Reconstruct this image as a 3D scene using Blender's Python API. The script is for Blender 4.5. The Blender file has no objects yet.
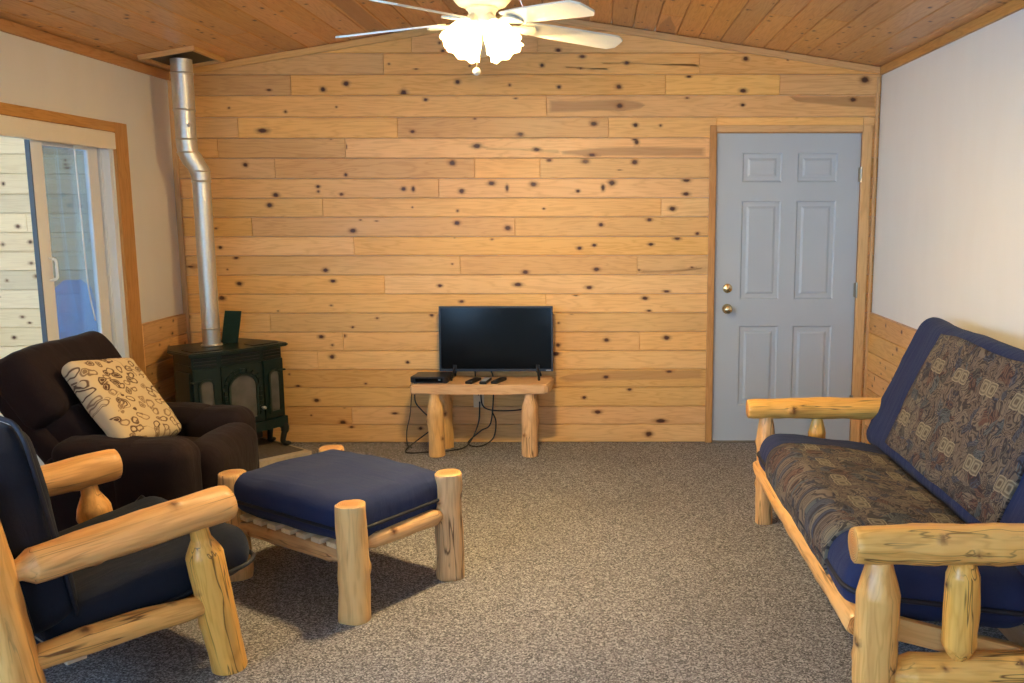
import bpy, bmesh, math, random
from mathutils import Vector, Matrix, noise
random.seed(7)
PI = math.pi
SC = bpy.context.scene
COL = SC.collection

# ------------------------------------------------------------------ camera
F, PITCH, YAW, ROLL, PPX, CAMH = 900., .147, .001, -.001, 600.5, 1.544
cy_, sy_, cp_, sp_ = math.cos(YAW), math.sin(YAW), math.cos(PITCH), math.sin(PITCH)
fwd = Vector((sy_*cp_, cy_*cp_, -sp_)); rgt = Vector((cy_, -sy_, 0)); upv = rgt.cross(fwd)
r2 = math.cos(ROLL)*rgt + math.sin(ROLL)*upv; u2 = -math.sin(ROLL)*rgt + math.cos(ROLL)*upv
cam = bpy.data.cameras.new('camera'); camo = bpy.data.objects.new('camera', cam); COL.objects.link(camo)
camo.matrix_world = Matrix(((r2.x, u2.x, -fwd.x, 0), (r2.y, u2.y, -fwd.y, 0), (r2.z, u2.z, -fwd.z, CAMH), (0, 0, 0, 1)))
cam.sensor_width = 36; cam.lens = F/1024*36; cam.shift_x = (512-PPX)/1024; cam.clip_start = .05; cam.clip_end = 200
SC.camera = camo

# measured room numbers (metres, from the camera calibration)
D = 5.839; XL = -2.708; XR = 1.775; YB = -2.6
RIDX, RIDZ = -.467, 2.757
ZEL, ZER = 2.395, 2.418           # eaves heights at the two side walls
def ceil_z(x):
    if x < RIDX: return ZEL+(RIDZ-ZEL)*(x-XL)/(RIDX-XL)
    return ZER+(RIDZ-ZER)*(XR-x)/(XR-RIDX)
Mrow = Vector
def wallpt(px, py, Y=D):           # photo measurement -> point on the plank wall
    d = r2*((px-PPX)/F) + u2*(-(py-341.5)/F) + fwd
    t = Y/d.y
    return d.x*t, CAMH+d.z*t

# ------------------------------------------------------------------ node helpers
class NT:
    def __init__(s, name):
        m = bpy.data.materials.new(name); m.use_nodes = True
        s.m = m; s.t = m.node_tree; s.t.nodes.clear()
        s.out = s.n('ShaderNodeOutputMaterial'); s.b = s.n('ShaderNodeBsdfPrincipled')
        s.l(s.b.outputs[0], s.out.inputs[0])
    def n(s, typ, **kw):
        x = s.t.nodes.new(typ)
        for k, v in kw.items(): setattr(x, k, v)
        return x
    def l(s, a, b): s.t.links.new(a, b)
    def set(s, node, name, v):
        if hasattr(v, 'is_output') or isinstance(v, bpy.types.NodeSocket): s.l(v, node.inputs[name])
        else: node.inputs[name].default_value = v
    def p(s, **kw):
        for k, v in kw.items():
            k = k.replace('_', ' ')
            if isinstance(v, tuple) and len(v) == 3 and 'Color' in k or k == 'Specular Tint' : v = (*v, 1) if isinstance(v, tuple) else v
            s.set(s.b, k, v)
    def math(s, op, a, b=None, c=None):
        x = s.n('ShaderNodeMath', operation=op)
        for i, v in enumerate((a, b, c)):
            if v is not None: s.set(x, i, v)
        return x.outputs[0]
    def vmath(s, op, a, b=None):
        x = s.n('ShaderNodeVectorMath', operation=op)
        for i, v in enumerate((a, b)):
            if v is not None: s.set(x, i, v)
        return x.outputs[0]
    def mix(s, f, a, b, blend='MIX'):
        x = s.n('ShaderNodeMix', data_type='RGBA', blend_type=blend)
        s.set(x, 0, f)
        for i, v in ((6, a), (7, b)):
            if isinstance(v, tuple): v = (*v, 1) if len(v) == 3 else v
            s.set(x, i, v)
        return x.outputs[2]
    def ramp(s, f, stops, interp='LINEAR'):
        x = s.n('ShaderNodeValToRGB'); cr = x.color_ramp; cr.interpolation = interp
        while len(cr.elements) > 1: cr.elements.remove(cr.elements[-1])
        for i, (pos, c) in enumerate(stops):
            e = cr.elements[0] if i == 0 else cr.elements.new(pos)
            e.position = pos
            if not isinstance(c, tuple): c = (c, c, c)
            e.color = (*c, 1)
        s.l(f, x.inputs[0]); return x.outputs[0]
    def noise(s, vec, scale, detail=3, rough=.5, dist=0):
        x = s.n('ShaderNodeTexNoise'); s.set(x, 'Scale', scale); s.set(x, 'Detail', detail); s.set(x, 'Roughness', rough); s.set(x, 'Distortion', dist)
        if vec is not None: s.l(vec, x.inputs['Vector'])
        return x.outputs[0]
    def vor(s, vec, scale, feature='F1', out='Distance', rnd=1.):
        x = s.n('ShaderNodeTexVoronoi', feature=feature); s.set(x, 'Scale', scale)
        if 'Randomness' in x.inputs: s.set(x, 'Randomness', rnd)
        if vec is not None: s.l(vec, x.inputs['Vector'])
        return x.outputs[out]
    def co(s, which='Object'): return s.n('ShaderNodeTexCoord').outputs[which]
    def scale(s, vec, sc):
        x = s.n('ShaderNodeMapping'); s.l(vec, x.inputs[0]); x.inputs['Scale'].default_value = sc; return x.outputs[0]
    def attr(s, name, out='Fac'):
        x = s.n('ShaderNodeAttribute', attribute_name=name); return x.outputs[out]
    def bump(s, h, strength=.3, dist=.01):
        x = s.n('ShaderNodeBump'); s.set(x, 'Strength', strength); s.set(x, 'Distance', dist); s.l(h, x.inputs['Height'])
        s.l(x.outputs[0], s.b.inputs['Normal'])

def simple(name, col, rough=.5, metal=0., spec=.5, coat=0., var=.06, nscale=30, bump=0.):
    t = NT(name)
    nz = t.noise(t.co(), nscale, 3)
    dark = tuple(c*(1-var) for c in col); lite = tuple(min(1, c*(1+var)) for c in col)
    t.p(Base_Color=t.mix(nz, dark, lite), Roughness=rough, Metallic=metal)
    t.set(t.b, 'Specular IOR Level', spec); t.set(t.b, 'Coat Weight', coat)
    if bump: t.bump(nz, bump, .004)
    return t.m

def wood(name, axis, lite, dark, rough=.38, coat=.05, plank=True, end=False, spec=.28):
    """pine with stretched grain along an axis; 'pl' = per-board random numbers, 'kn' = knot amount, 'st' = heartwood stain"""
    t = NT(name)
    co = t.co()
    if plank:
        rv = t.attr('pl', 'Vector')
    else:
        oi = t.n('ShaderNodeObjectInfo'); cx = t.n('ShaderNodeCombineXYZ')
        for i in range(3): t.l(oi.outputs['Random'], cx.inputs[i])
        rv = cx.outputs[0]
    off = t.vmath('MULTIPLY', rv, (37.3, 51.7, 43.1))
    v = t.vmath('ADD', co, off)
    sc = [9., 9., 9.]; sc['XYZ'.index(axis)] = .8
    g = t.noise(t.scale(v, tuple(sc)), 1.6, 3, .55, .25)
    stripes = t.math('MULTIPLY_ADD', t.math('SINE', t.math('MULTIPLY', g, 62.)), .5, .5)
    sc2 = [150., 150., 150.]; sc2['XYZ'.index(axis)] = 5.
    fine = t.noise(t.scale(v, tuple(sc2)), 1., 2, .6)
    blotch = t.noise(t.scale(v, tuple(2. if a != axis else .7 for a in 'XYZ')), 1.3, 2)
    f = t.math('ADD', t.math('MULTIPLY', t.math('POWER', stripes, 2.5), .34), t.math('MULTIPLY', fine, .34))
    f = t.math('ADD', f, t.math('MULTIPLY', t.math('SUBTRACT', blotch, .5), .8))
    col = t.mix(f, lite, dark)
    # board to board variation
    sep = t.n('ShaderNodeSeparateXYZ'); t.l(rv, sep.inputs[0])
    hv = t.n('ShaderNodeHueSaturation'); t.l(col, hv.inputs['Color'])
    t.set(hv, 'Value', t.math('MULTIPLY_ADD', sep.outputs[0], .26 if plank else .10, .87 if plank else .95))
    t.set(hv, 'Saturation', t.math('MULTIPLY_ADD', sep.outputs[1], .12, .95))
    t.set(hv, 'Hue', t.math('MULTIPLY_ADD', sep.outputs[2], .006, .497))
    col = hv.outputs[0]
    st = t.attr('st')
    col = t.mix(t.math('MULTIPLY', st, .64), col, tuple(c*k for c, k in zip(dark, (.62, .60, .75))))
    kn = t.math('ADD', t.attr('kn'), t.math('MULTIPLY', t.math('SUBTRACT', t.noise(v, 60., 2), .5), .22))
    kc = t.ramp(kn, [(0, (.5, .3, .12)), (.2, (.42, .18, .055)), (.5, (.23, .085, .028)), (.72, (.11, .042, .017)), (.9, (.075, .030, .014))])
    kf = t.ramp(kn, [(.08, 0.), (.22, .30), (.42, .55), (.60, .9), (.75, 1.)])
    col = t.mix(kf, col, kc)
    if end:
        ck = t.noise(t.scale(v, (26., 26., 1.1)), 1., 2, .5, .3)
        ckm = t.noise(t.scale(v, (9., 9., 2.)), 1., 1)
        crack = t.math('MULTIPLY', t.ramp(t.math('ABSOLUTE', t.math('SUBTRACT', ck, .5)), [(.004, 1.), (.018, 0.)]), t.ramp(ckm, [(.46, 0.), (.60, .85)]))
        streak = t.ramp(t.noise(t.scale(v, (20., 20., 1.6)), 1., 3, .6), [(.52, 0.), (.72, .55)])
        col = t.mix(streak, col, tuple(c*k for c, k in zip(dark, (.95, .80, .70))))
        col = t.mix(crack, col, (.10, .038, .012))
        nrm = t.n('ShaderNodeSeparateXYZ'); t.l(t.co('Normal'), nrm.inputs[0])
        ef = t.math('GREATER_THAN', t.math('ABSOLUTE', nrm.outputs[2]), .8)
        sp = t.n('ShaderNodeSeparateXYZ'); t.l(co, sp.inputs[0])
        rr = t.math('SQRT', t.math('ADD', t.math('POWER', sp.outputs[0], 2.), t.math('POWER', sp.outputs[1], 2.)))
        ring = t.math('MULTIPLY_ADD', t.math('SINE', t.math('MULTIPLY', t.math('ADD', rr, t.math('MULTIPLY', t.noise(co, 14.), .012)), 900.)), .5, .5)
        ec = t.mix(ring, tuple(c*.95 for c in lite), tuple(c*.75 for c in dark))
        core = t.ramp(rr, [(.0, .55), (.03, .45), (.045, 0.)])
        ec = t.mix(core, ec, tuple(c*k for c, k in zip(dark, (.85, .62, .6))))
        col = t.mix(ef, col, ec)
    t.p(Base_Color=col, Roughness=t.math('MULTIPLY_ADD', fine, .18, rough-.06))
    t.set(t.b, 'Specular IOR Level', spec); t.set(t.b, 'Coat Weight', coat); t.set(t.b, 'Coat Roughness', .22)
    t.bump(t.math('ADD', fine, t.math('MULTIPLY', stripes, .6)), .10, .002)
    return t.m

M = {}
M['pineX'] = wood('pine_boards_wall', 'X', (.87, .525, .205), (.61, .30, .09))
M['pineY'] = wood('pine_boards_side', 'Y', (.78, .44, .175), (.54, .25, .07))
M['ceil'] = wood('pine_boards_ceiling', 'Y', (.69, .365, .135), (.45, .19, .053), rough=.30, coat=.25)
M['trim'] = wood('pine_trim', 'Z', (.78, .48, .205), (.56, .285, .095), plank=False)
M['casing'] = wood('oak_casing', 'Z', (.60, .31, .11), (.38, .16, .045), plank=False)
M['log'] = wood('peeled_log', 'Z', (.93, .51, .165), (.62, .275, .065), rough=.33, coat=.18, plank=False, end=True)
M['logpale'] = wood('pale_log', 'Z', (.82, .50, .22), (.52, .27, .10), rough=.42, coat=.1, plank=False, end=True)
M['slab'] = wood('bench_slab', 'X', (.76, .47, .22), (.52, .26, .09), plank=False)
M['slat'] = wood('pale_slat', 'Z', (.78, .62, .42), (.62, .44, .25), plank=False, rough=.5, coat=0)
M['porch'] = wood('daylight_paled_boards', 'X', (.90, .71, .47), (.74, .54, .32), rough=.5, coat=0)  # porch daylight is put into this paler pine colour
M['deck'] = simple('porch_deck', (.42, .40, .38), .7, nscale=8)

def mk_plaster():
    t = NT('painted_plaster'); co = t.co()
    a = t.noise(t.scale(co, (1, 3, 1)), 2.2, 2); b = t.noise(co, 220, 2)
    t.p(Base_Color=t.mix(a, (.745, .715, .655), (.79, .765, .71)), Roughness=.75)
    t.set(t.b, 'Specular IOR Level', .25); t.bump(b, .12, .002); return t.m
M['plaster'] = mk_plaster()

def mk_carpet():
    t = NT('speckled_carpet'); co = t.co()
    w = t.vmath('ADD', co, t.vmath('MULTIPLY', t.n('ShaderNodeTexNoise').outputs[1], (.0, .0, .0)))
    n1 = t.noise(co, 210, 2, .7); n2 = t.noise(co, 110, 2, .6); big = t.noise(co, 1.7, 3)
    vcell = t.n('ShaderNodeTexVoronoi', feature='F1'); t.set(vcell, 'Scale', 175.); t.l(co, vcell.inputs['Vector'])
    sp = t.n('ShaderNodeSeparateColor'); t.l(vcell.outputs['Color'], sp.inputs[0])
    f = t.math('ADD', t.math('MULTIPLY', n1, .75), t.math('MULTIPLY', sp.outputs[0], .45))
    f = t.math('ADD', f, t.math('MULTIPLY', t.math('SUBTRACT', n2, .5), .35))
    col = t.ramp(f, [(.30, (.052, .050, .052)), (.50, (.170, .164, .170)), (.64, (.295, .284, .292)), (.82, (.57, .555, .565))])
    col = t.mix(t.math('MULTIPLY', sp.outputs[1], .35), col, (.15, .125, .118))
    col = t.mix(t.ramp(big, [(.35, .0), (.7, .16)]), col, (.10, .085, .075))
    t.p(Base_Color=col, Roughness=.95); t.set(t.b, 'Specular IOR Level', .1)
    t.bump(f, .8, .008); return t.m
M['carpet'] = mk_carpet()

def mk_fabric(name, a, b, weave=420, sheen=.06, rough=.85, big=4.):
    t = NT(name); co = t.co()
    n = t.noise(co, weave, 2, .6); g = t.noise(co, big, 4, .55)
    t.p(Base_Color=t.mix(t.math('ADD', t.math('MULTIPLY', n, .5), t.math('MULTIPLY', g, .5)), a, b), Roughness=rough)
    t.set(t.b, 'Specular IOR Level', .2); t.set(t.b, 'Sheen Weight', sheen); t.set(t.b, 'Sheen Roughness', .4)
    wr = t.noise(t.scale(co, (1.5, 9, 3)), 2.2, 3, .5, .6)
    t.bump(t.math('ADD', t.math('MULTIPLY', wr, 1.), t.math('MULTIPLY', n, .12)), .35, .02); return t.m
M['navy'] = mk_fabric('navy_cotton', (.012, .018, .056), (.025, .038, .108))
M['ink'] = mk_fabric('dark_navy_cotton', (.008, .011, .022), (.016, .021, .038))
M['piping'] = simple('dark_piping', (.006, .008, .018), .7)
M['brown'] = mk_fabric('brown_chenille', (.0085, .0045, .0050), (.019, .0105, .011), weave=150, sheen=.04, rough=.95)

def mk_tapestry():
    t = NT('tapestry_fabric'); uv = t.co('UV')
    dist = t.n('ShaderNodeTexNoise'); t.set(dist, 'Scale', 13.); t.set(dist, 'Detail', 2.); t.l(uv, dist.inputs['Vector'])
    w = t.vmath('ADD', uv, t.vmath('MULTIPLY', t.vmath('SUBTRACT', dist.outputs[1], (.5, .5, .5)), (.10, .10, 0.)))
    vc = t.n('ShaderNodeTexVoronoi', feature='F1'); t.set(vc, 'Scale', 20.); t.l(w, vc.inputs['Vector'])
    sp = t.n('ShaderNodeSeparateColor'); t.l(vc.outputs['Color'], sp.inputs[0])
    base = t.ramp(sp.outputs[0], [(.0, (.21, .155, .115)), (.20, (.075, .085, .13)), (.30, (.27, .205, .15)), (.46, (.17, .085, .065)), (.53, (.25, .20, .145)),
                                  (.66, (.10, .085, .08)), (.72, (.22, .165, .125)), (.86, (.12, .145, .155)), (.93, (.30, .25, .18))], 'CONSTANT')
    sw = t.noise(w, 9., 2, .5, .8)
    lines = t.math('SINE', t.math('MULTIPLY', sw, 95.))
    base = t.mix(t.ramp(lines, [(.35, 0.), (.75, .82)]), base, (.035, .030, .036))
    base = t.mix(t.ramp(t.math('MULTIPLY', lines, -1.), [(.70, 0.), (.95, .35)]), base, (.34, .28, .20))
    rings = t.math('SINE', t.math('MULTIPLY', vc.outputs['Distance'], 40.))
    base = t.mix(t.math('MULTIPLY', t.ramp(rings, [(.3, 0.), (.8, .8)]), t.math('GREATER_THAN', sp.outputs[1], .55)), base, t.mix(t.math('GREATER_THAN', sp.outputs[2], .5), (.03, .035, .07), (.06, .03, .028)))
    # woven cream figure-of-eight motifs in staggered rows
    w2 = t.vmath('ADD', uv, t.vmath('MULTIPLY', t.vmath('SUBTRACT', dist.outputs[1], (.5, .5, .5)), (.012, .012, 0.)))
    su = t.n('ShaderNodeSeparateXYZ'); t.l(w2, su.inputs[0])
    rowi = t.math('FLOOR', t.math('DIVIDE', su.outputs[1], .27))
    fu = t.math('FRACT', t.math('ADD', t.math('DIVIDE', su.outputs[0], .25), t.math('MULTIPLY', rowi, .37)))
    fv = t.math('FRACT', t.math('DIVIDE', su.outputs[1], .27))
    au = t.math('MULTIPLY', t.math('SUBTRACT', fu, .5), .25); av = t.math('MULTIPLY', t.math('SUBTRACT', fv, .5), .27)
    du = t.math('SUBTRACT', t.math('ABSOLUTE', au), .030)
    box = t.math('MAXIMUM', t.math('ABSOLUTE', du), t.math('ABSOLUTE', av))
    rad = t.math('SQRT', t.math('ADD', t.math('POWER', du, 2.), t.math('POWER', av, 2.)))
    d8 = t.math('MULTIPLY_ADD', rad, .25, t.math('MULTIPLY', box, .75))
    inside = t.math('LESS_THAN', d8, .030)
    line = t.ramp(d8, [(.010, 0.), (.013, 1.), (.017, 1.), (.020, 0.), (.023, 0.), (.026, 1.)])
    base = t.mix(t.math('MULTIPLY', inside, .85), base, (.17, .13, .085))
    base = t.mix(t.math('MULTIPLY', t.math('MULTIPLY', inside, line), .85), base, (.50, .43, .29))
    n = t.noise(uv, 260., 2, .7)
    base = t.mix(t.math('MULTIPLY', n, .45), base, t.mix(.5, base, (.03, .026, .03)))
    base = t.mix(.36, base, (0., 0., 0.))
    t.p(Base_Color=base, Roughness=.9); t.set(t.b, 'Specular IOR Level', .15); t.set(t.b, 'Sheen Weight', .05)
    t.bump(t.math('ADD', t.math('MULTIPLY', lines, -.6), n), .35, .004); return t.m
M['tapestry'] = mk_tapestry()

def mk_pillow():
    t = NT('printed_cushion_fabric'); co = t.co()
    dist = t.n('ShaderNodeTexNoise'); t.set(dist, 'Scale', 11.); t.l(co, dist.inputs['Vector'])
    w = t.vmath('ADD', co, t.vmath('MULTIPLY', t.vmath('SUBTRACT', dist.outputs[1], (.5, .5, .5)), (.07, .07, 0.)))
    w = t.vmath('MULTIPLY', w, (1.25, .85, 0.))
    vc = t.n('ShaderNodeTexVoronoi', feature='F1', voronoi_dimensions='2D'); t.set(vc, 'Scale', 20.); t.l(w, vc.inputs['Vector'])
    sp = t.n('ShaderNodeSeparateColor'); t.l(vc.outputs['Color'], sp.inputs[0])
    ring = t.ramp(vc.outputs['Distance'], [(.22, 0.), (.28, 1.), (.37, 1.), (.44, 0.)])
    ring = t.math('MULTIPLY', ring, t.math('GREATER_THAN', sp.outputs[0], .18))
    dot = t.math('MULTIPLY', t.math('LESS_THAN', vc.outputs['Distance'], .20), t.math('GREATER_THAN', sp.outputs[1], .6))
    lines = t.ramp(t.math('ABSOLUTE', t.math('SUBTRACT', t.noise(w, 11., 1), .5)), [(.008, 1.), (.02, 0.)])
    lines = t.math('MULTIPLY', lines, t.math('GREATER_THAN', t.noise(w, 5., 0), .58))
    f = t.math('MAXIMUM', t.math('MAXIMUM', ring, dot), t.math('MULTIPLY', lines, .8))
    col = t.mix(f, (.56, .43, .27), t.mix(sp.outputs[2], (.09, .045, .028), (.30, .20, .12)))
    t.p(Base_Color=col, Roughness=.9); t.set(t.b, 'Specular IOR Level', .15)
    t.bump(t.noise(co, 300, 2), .2, .003); return t.m
M['print'] = mk_pillow()

def mk_steel():
    t = NT('galvanised_pipe'); co = t.co()
    n = t.noise(co, 14, 3); v = t.vor(co, 60., 'F1')
    t.p(Base_Color=t.mix(t.math('ADD', t.math('MULTIPLY', n, .7), t.math('MULTIPLY', v, .3)), (.60, .58, .53), (.80, .78, .72)), Metallic=.9, Roughness=t.math('MULTIPLY_ADD', n, .2, .33)); return t.m
M['steel'] = mk_steel()
M['enamel'] = simple('green_enamel', (.0055, .018, .014), .34, spec=.4, coat=.1, var=.25)
M['enamelr'] = simple('green_matt_enamel', (.012, .030, .022), .75, spec=.1, var=.25)
M['enamelb'] = simple('dark_cast_iron', (.006, .010, .009), .4, var=.2)
M['stoveglass'] = simple('sooty_glass', (.115, .108, .098), .22, spec=.5, coat=.25, var=.55, nscale=12)
M['black'] = simple('black_plastic', (.010, .010, .011), .35)
M['screen'] = simple('tv_screen', (.0026, .0028, .003), .13, spec=.16, coat=.0, var=0.05)
M['logo'] = simple('silver_print', (.5, .5, .52), .4)
M['greybtn'] = simple('grey_keys', (.35, .36, .38), .5)
M['door'] = simple('grey_door_paint', (.455, .50, .535), .42, var=.03, nscale=5)
M['brass'] = simple('satin_brass', (.72, .60, .36), .25, metal=1.)
M['hinge'] = simple('hinge_metal', (.35, .30, .22), .35, metal=1.)
M['vinyl'] = simple('white_vinyl', (.80, .82, .84), .4, var=.02)
M['gasket'] = simple('dark_gasket', (.05, .07, .10), .5)
M['valance'] = simple('cream_valance', (.80, .72, .58), .7, var=.03)
M['cord'] = simple('white_cord', (.82, .80, .76), .7)
M['wire'] = simple('black_cable', (.012, .011, .011), .5)
M['fanpaint'] = simple('cream_fan_paint', (.84, .78, .60), .35, var=.05)
M['blade'] = simple('cream_fan_blade', (.86, .82, .70), .35, var=.04, coat=.2)
M['stone'] = simple('hearth_tile', (.50, .42, .30), .6, var=.25, nscale=40)
M['pebble'] = simple('hearth_pebbles', (.12, .10, .08), .8, var=.7, nscale=70, bump=.6)
M['blue'] = simple('blue_plastic', (.34, .52, .82), .5)
M['heater'] = simple('grey_enamel', (.62, .60, .66), .5)
M['plate'] = simple('outlet_plastic', (.72, .60, .42), .4)
def mk_glass():
    t = NT('window_glass')
    tr = t.n('ShaderNodeBsdfTransparent'); tr.inputs[0].default_value = (.80, .88, .95, 1)
    gl = t.n('ShaderNodeBsdfGlossy'); gl.inputs['Roughness'].default_value = .03
    lw = t.n('ShaderNodeLayerWeight'); lw.inputs[0].default_value = .25
    mx = t.n('ShaderNodeMixShader'); t.l(t.math('MULTIPLY_ADD', lw.outputs['Facing'], .30, .05), mx.inputs[0])
    t.l(tr.outputs[0], mx.inputs[1]); t.l(gl.outputs[0], mx.inputs[2]); t.l(mx.outputs[0], t.out.inputs[0]); return t.m
M['glass'] = mk_glass()
LAMP = 7.
def mk_shade():
    t = NT('lit_frosted_glass')
    t.p(Base_Color=(.95, .9, .8), Roughness=.4)
    t.b.inputs['Emission Color'].default_value = (1., .72, .33, 1)
    t.b.inputs['Emission Strength'].default_value = LAMP
    return t.m
M['shade'] = mk_shade()
LAMP = 1750.; M['bulb'] = mk_shade()

# ------------------------------------------------------------------ object helpers
def link(name, bm, mat, parent=None, mtx=None, smooth=False, uvkeep=True):
    """one mesh object; vertices are in the frame mtx (world if None)"""
    bmesh.ops.recalc_face_normals(bm, faces=bm.faces)
    me = bpy.data.meshes.new(name); bm.to_mesh(me); bm.free()
    if isinstance(mat, (list, tuple)):
        for m in mat: me.materials.append(M[m])
    else: me.materials.append(M[mat])
    if smooth:
        for p in me.polygons: p.use_smooth = True
    o = bpy.data.objects.new(name, me); COL.objects.link(o)
    w = mtx.copy() if mtx is not None else Matrix()
    if parent is not None:
        o.parent = parent; o.matrix_basis = wm(parent).inverted() @ w
    else: o.matrix_basis = w
    return o
def wm(o): return (wm(o.parent) @ o.matrix_basis) if o.parent else o.matrix_basis.copy()
def tag(o, label=None, cat=None, group=None, kind=None):
    for k, v in (('label', label), ('category', cat), ('group', group), ('kind', kind)):
        if v: o[k] = v
    return o
def struct(o, label, cat): return tag(o, label, cat, None, 'structure')
def empty(name, mtx, label, cat, group=None, kind=None):
    o = bpy.data.objects.new(name, None); COL.objects.link(o); o.empty_display_size = .1
    o.matrix_basis = mtx if isinstance(mtx, Matrix) else Matrix.Translation(mtx)
    return tag(o, label, cat, group, kind)
def smooth_angle(o, deg=40):
    me = o.data
    for p in me.polygons: p.use_smooth = True
    bm = bmesh.new(); bm.from_mesh(me)
    for e in bm.edges:
        if len(e.link_faces) == 2 and e.calc_face_angle(0) > math.radians(deg): e.smooth = False
    bm.to_mesh(me); bm.free(); return o
def box(bm, x0, x1, y0, y1, z0, z1, bev=0., seg=2):
    r = bmesh.ops.create_cube(bm, size=1.)
    vs = r['verts']
    for v in vs: v.co = Vector(((x0+x1)/2+v.co.x*(x1-x0), (y0+y1)/2+v.co.y*(y1-y0), (z0+z1)/2+v.co.z*(z1-z0)))
    if bev:
        es = list({e for v in vs for e in v.link_edges})
        bmesh.ops.bevel(bm, geom=es, offset=bev, segments=seg, affect='EDGES', profile=.5)
    return bm
def B(*a, **k): return box(bmesh.new(), *a, **k)
def prism(bm, pts, y0, y1, bev=0.):
    """polygon in (x,z) extruded from y0 to y1"""
    a = [bm.verts.new((p[0], y0, p[1])) for p in pts]; b = [bm.verts.new((p[0], y1, p[1])) for p in pts]
    n = len(pts); fs = [bm.faces.new(a), bm.faces.new(b[::-1])]
    for i in range(n): fs.append(bm.faces.new((a[i], b[i], b[(i+1) % n], a[(i+1) % n])))
    bmesh.ops.recalc_face_normals(bm, faces=fs)
    if bev:
        es = [e for e in fs[0].edges]
        bmesh.ops.bevel(bm, geom=es, offset=bev, segments=2, affect='EDGES')
    return bm
def prismz(bm, pts, z0, z1):
    a = [bm.verts.new((p[0], p[1], z0)) for p in pts]; b = [bm.verts.new((p[0], p[1], z1)) for p in pts]
    n = len(pts); fs = [bm.faces.new(a[::-1]), bm.faces.new(b)]
    for i in range(n): fs.append(bm.faces.new((a[i], a[(i+1) % n], b[(i+1) % n], b[i])))
    return bm
def tube(bm, pts, r, seg=10, closed=False):
    pts = [Vector(p) for p in pts]; n = len(pts); rings = []
    up = Vector((0, 0, 1)); prev = None
    for i, p in enumerate(pts):
        a = pts[i-1] if (i or closed) else p; b = pts[(i+1) % n] if (i < n-1 or closed) else p
        t = (b-a).normalized()
        if prev is None: s = t.orthogonal().normalized()
        else: s = (prev-t*prev.dot(t)); s = s.normalized() if s.length > 1e-6 else t.orthogonal().normalized()
        prev = s; q = t.cross(s)
        rr = r[i] if isinstance(r, (list, tuple)) else r
        rings.append([bm.verts.new(p+rr*(math.cos(2*PI*k/seg)*s+math.sin(2*PI*k/seg)*q)) for k in range(seg)])
    m = n if closed else n-1
    for i in range(m):
        A, Bn = rings[i], rings[(i+1) % n]
        for k in range(seg): bm.faces.new((A[k], A[(k+1) % seg], Bn[(k+1) % seg], Bn[k]))
    if not closed: bm.faces.new(rings[0][::-1]); bm.faces.new(rings[-1])
    return bm
def spline(pts, n=8):
    pts = [Vector(p) for p in pts]; P_ = [pts[0]*2-pts[1]]+pts+[pts[-1]*2-pts[-2]]; out = []
    for i in range(1, len(P_)-2):
        p0, p1, p2, p3 = P_[i-1:i+3]
        for k in range(n):
            t = k/n
            out.append(.5*((2*p1)+(p2-p0)*t+(2*p0-5*p1+4*p2-p3)*t*t+(3*p1-p0-3*p2+p3)*t**3))
    out.append(pts[-1]); return out
def lathe(bm, prof, seg=28, cap=True):
    rings = []
    for r, z in prof:
        rings.append([bm.verts.new((r*math.cos(2*PI*k/seg), r*math.sin(2*PI*k/seg), z)) for k in range(seg)])
    for A, C2 in zip(rings, rings[1:]):
        for k in range(seg): bm.faces.new((A[k], A[(k+1) % seg], C2[(k+1) % seg], C2[k]))
    if cap:
        bm.faces.new(rings[0][::-1]); bm.faces.new(rings[-1])
    return bm
def align(p0, p1, ref=None):
    p0, p1 = Vector(p0), Vector(p1); z = (p1-p0).normalized()
    x = Vector(ref) if ref else Vector((0, 0, 1)) if abs(z.z) < .9 else Vector((1, 0, 0))
    y = z.cross(x).normalized(); x = y.cross(z)
    return Matrix(((x.x, y.x, z.x, p0.x), (x.y, y.y, z.y, p0.y), (x.z, y.z, z.z, p0.z), (0, 0, 0, 1)))
def bar(name, p0, p1, w, t, mat, parent=None, ref=None, bev=.003):
    """straight timber: w along the reference direction, t across"""
    L = (Vector(p1)-Vector(p0)).length
    return link(name, B(-w/2, w/2, -t/2, t/2, 0, L, bev=bev), mat, parent, align(p0, p1, ref))
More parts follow.
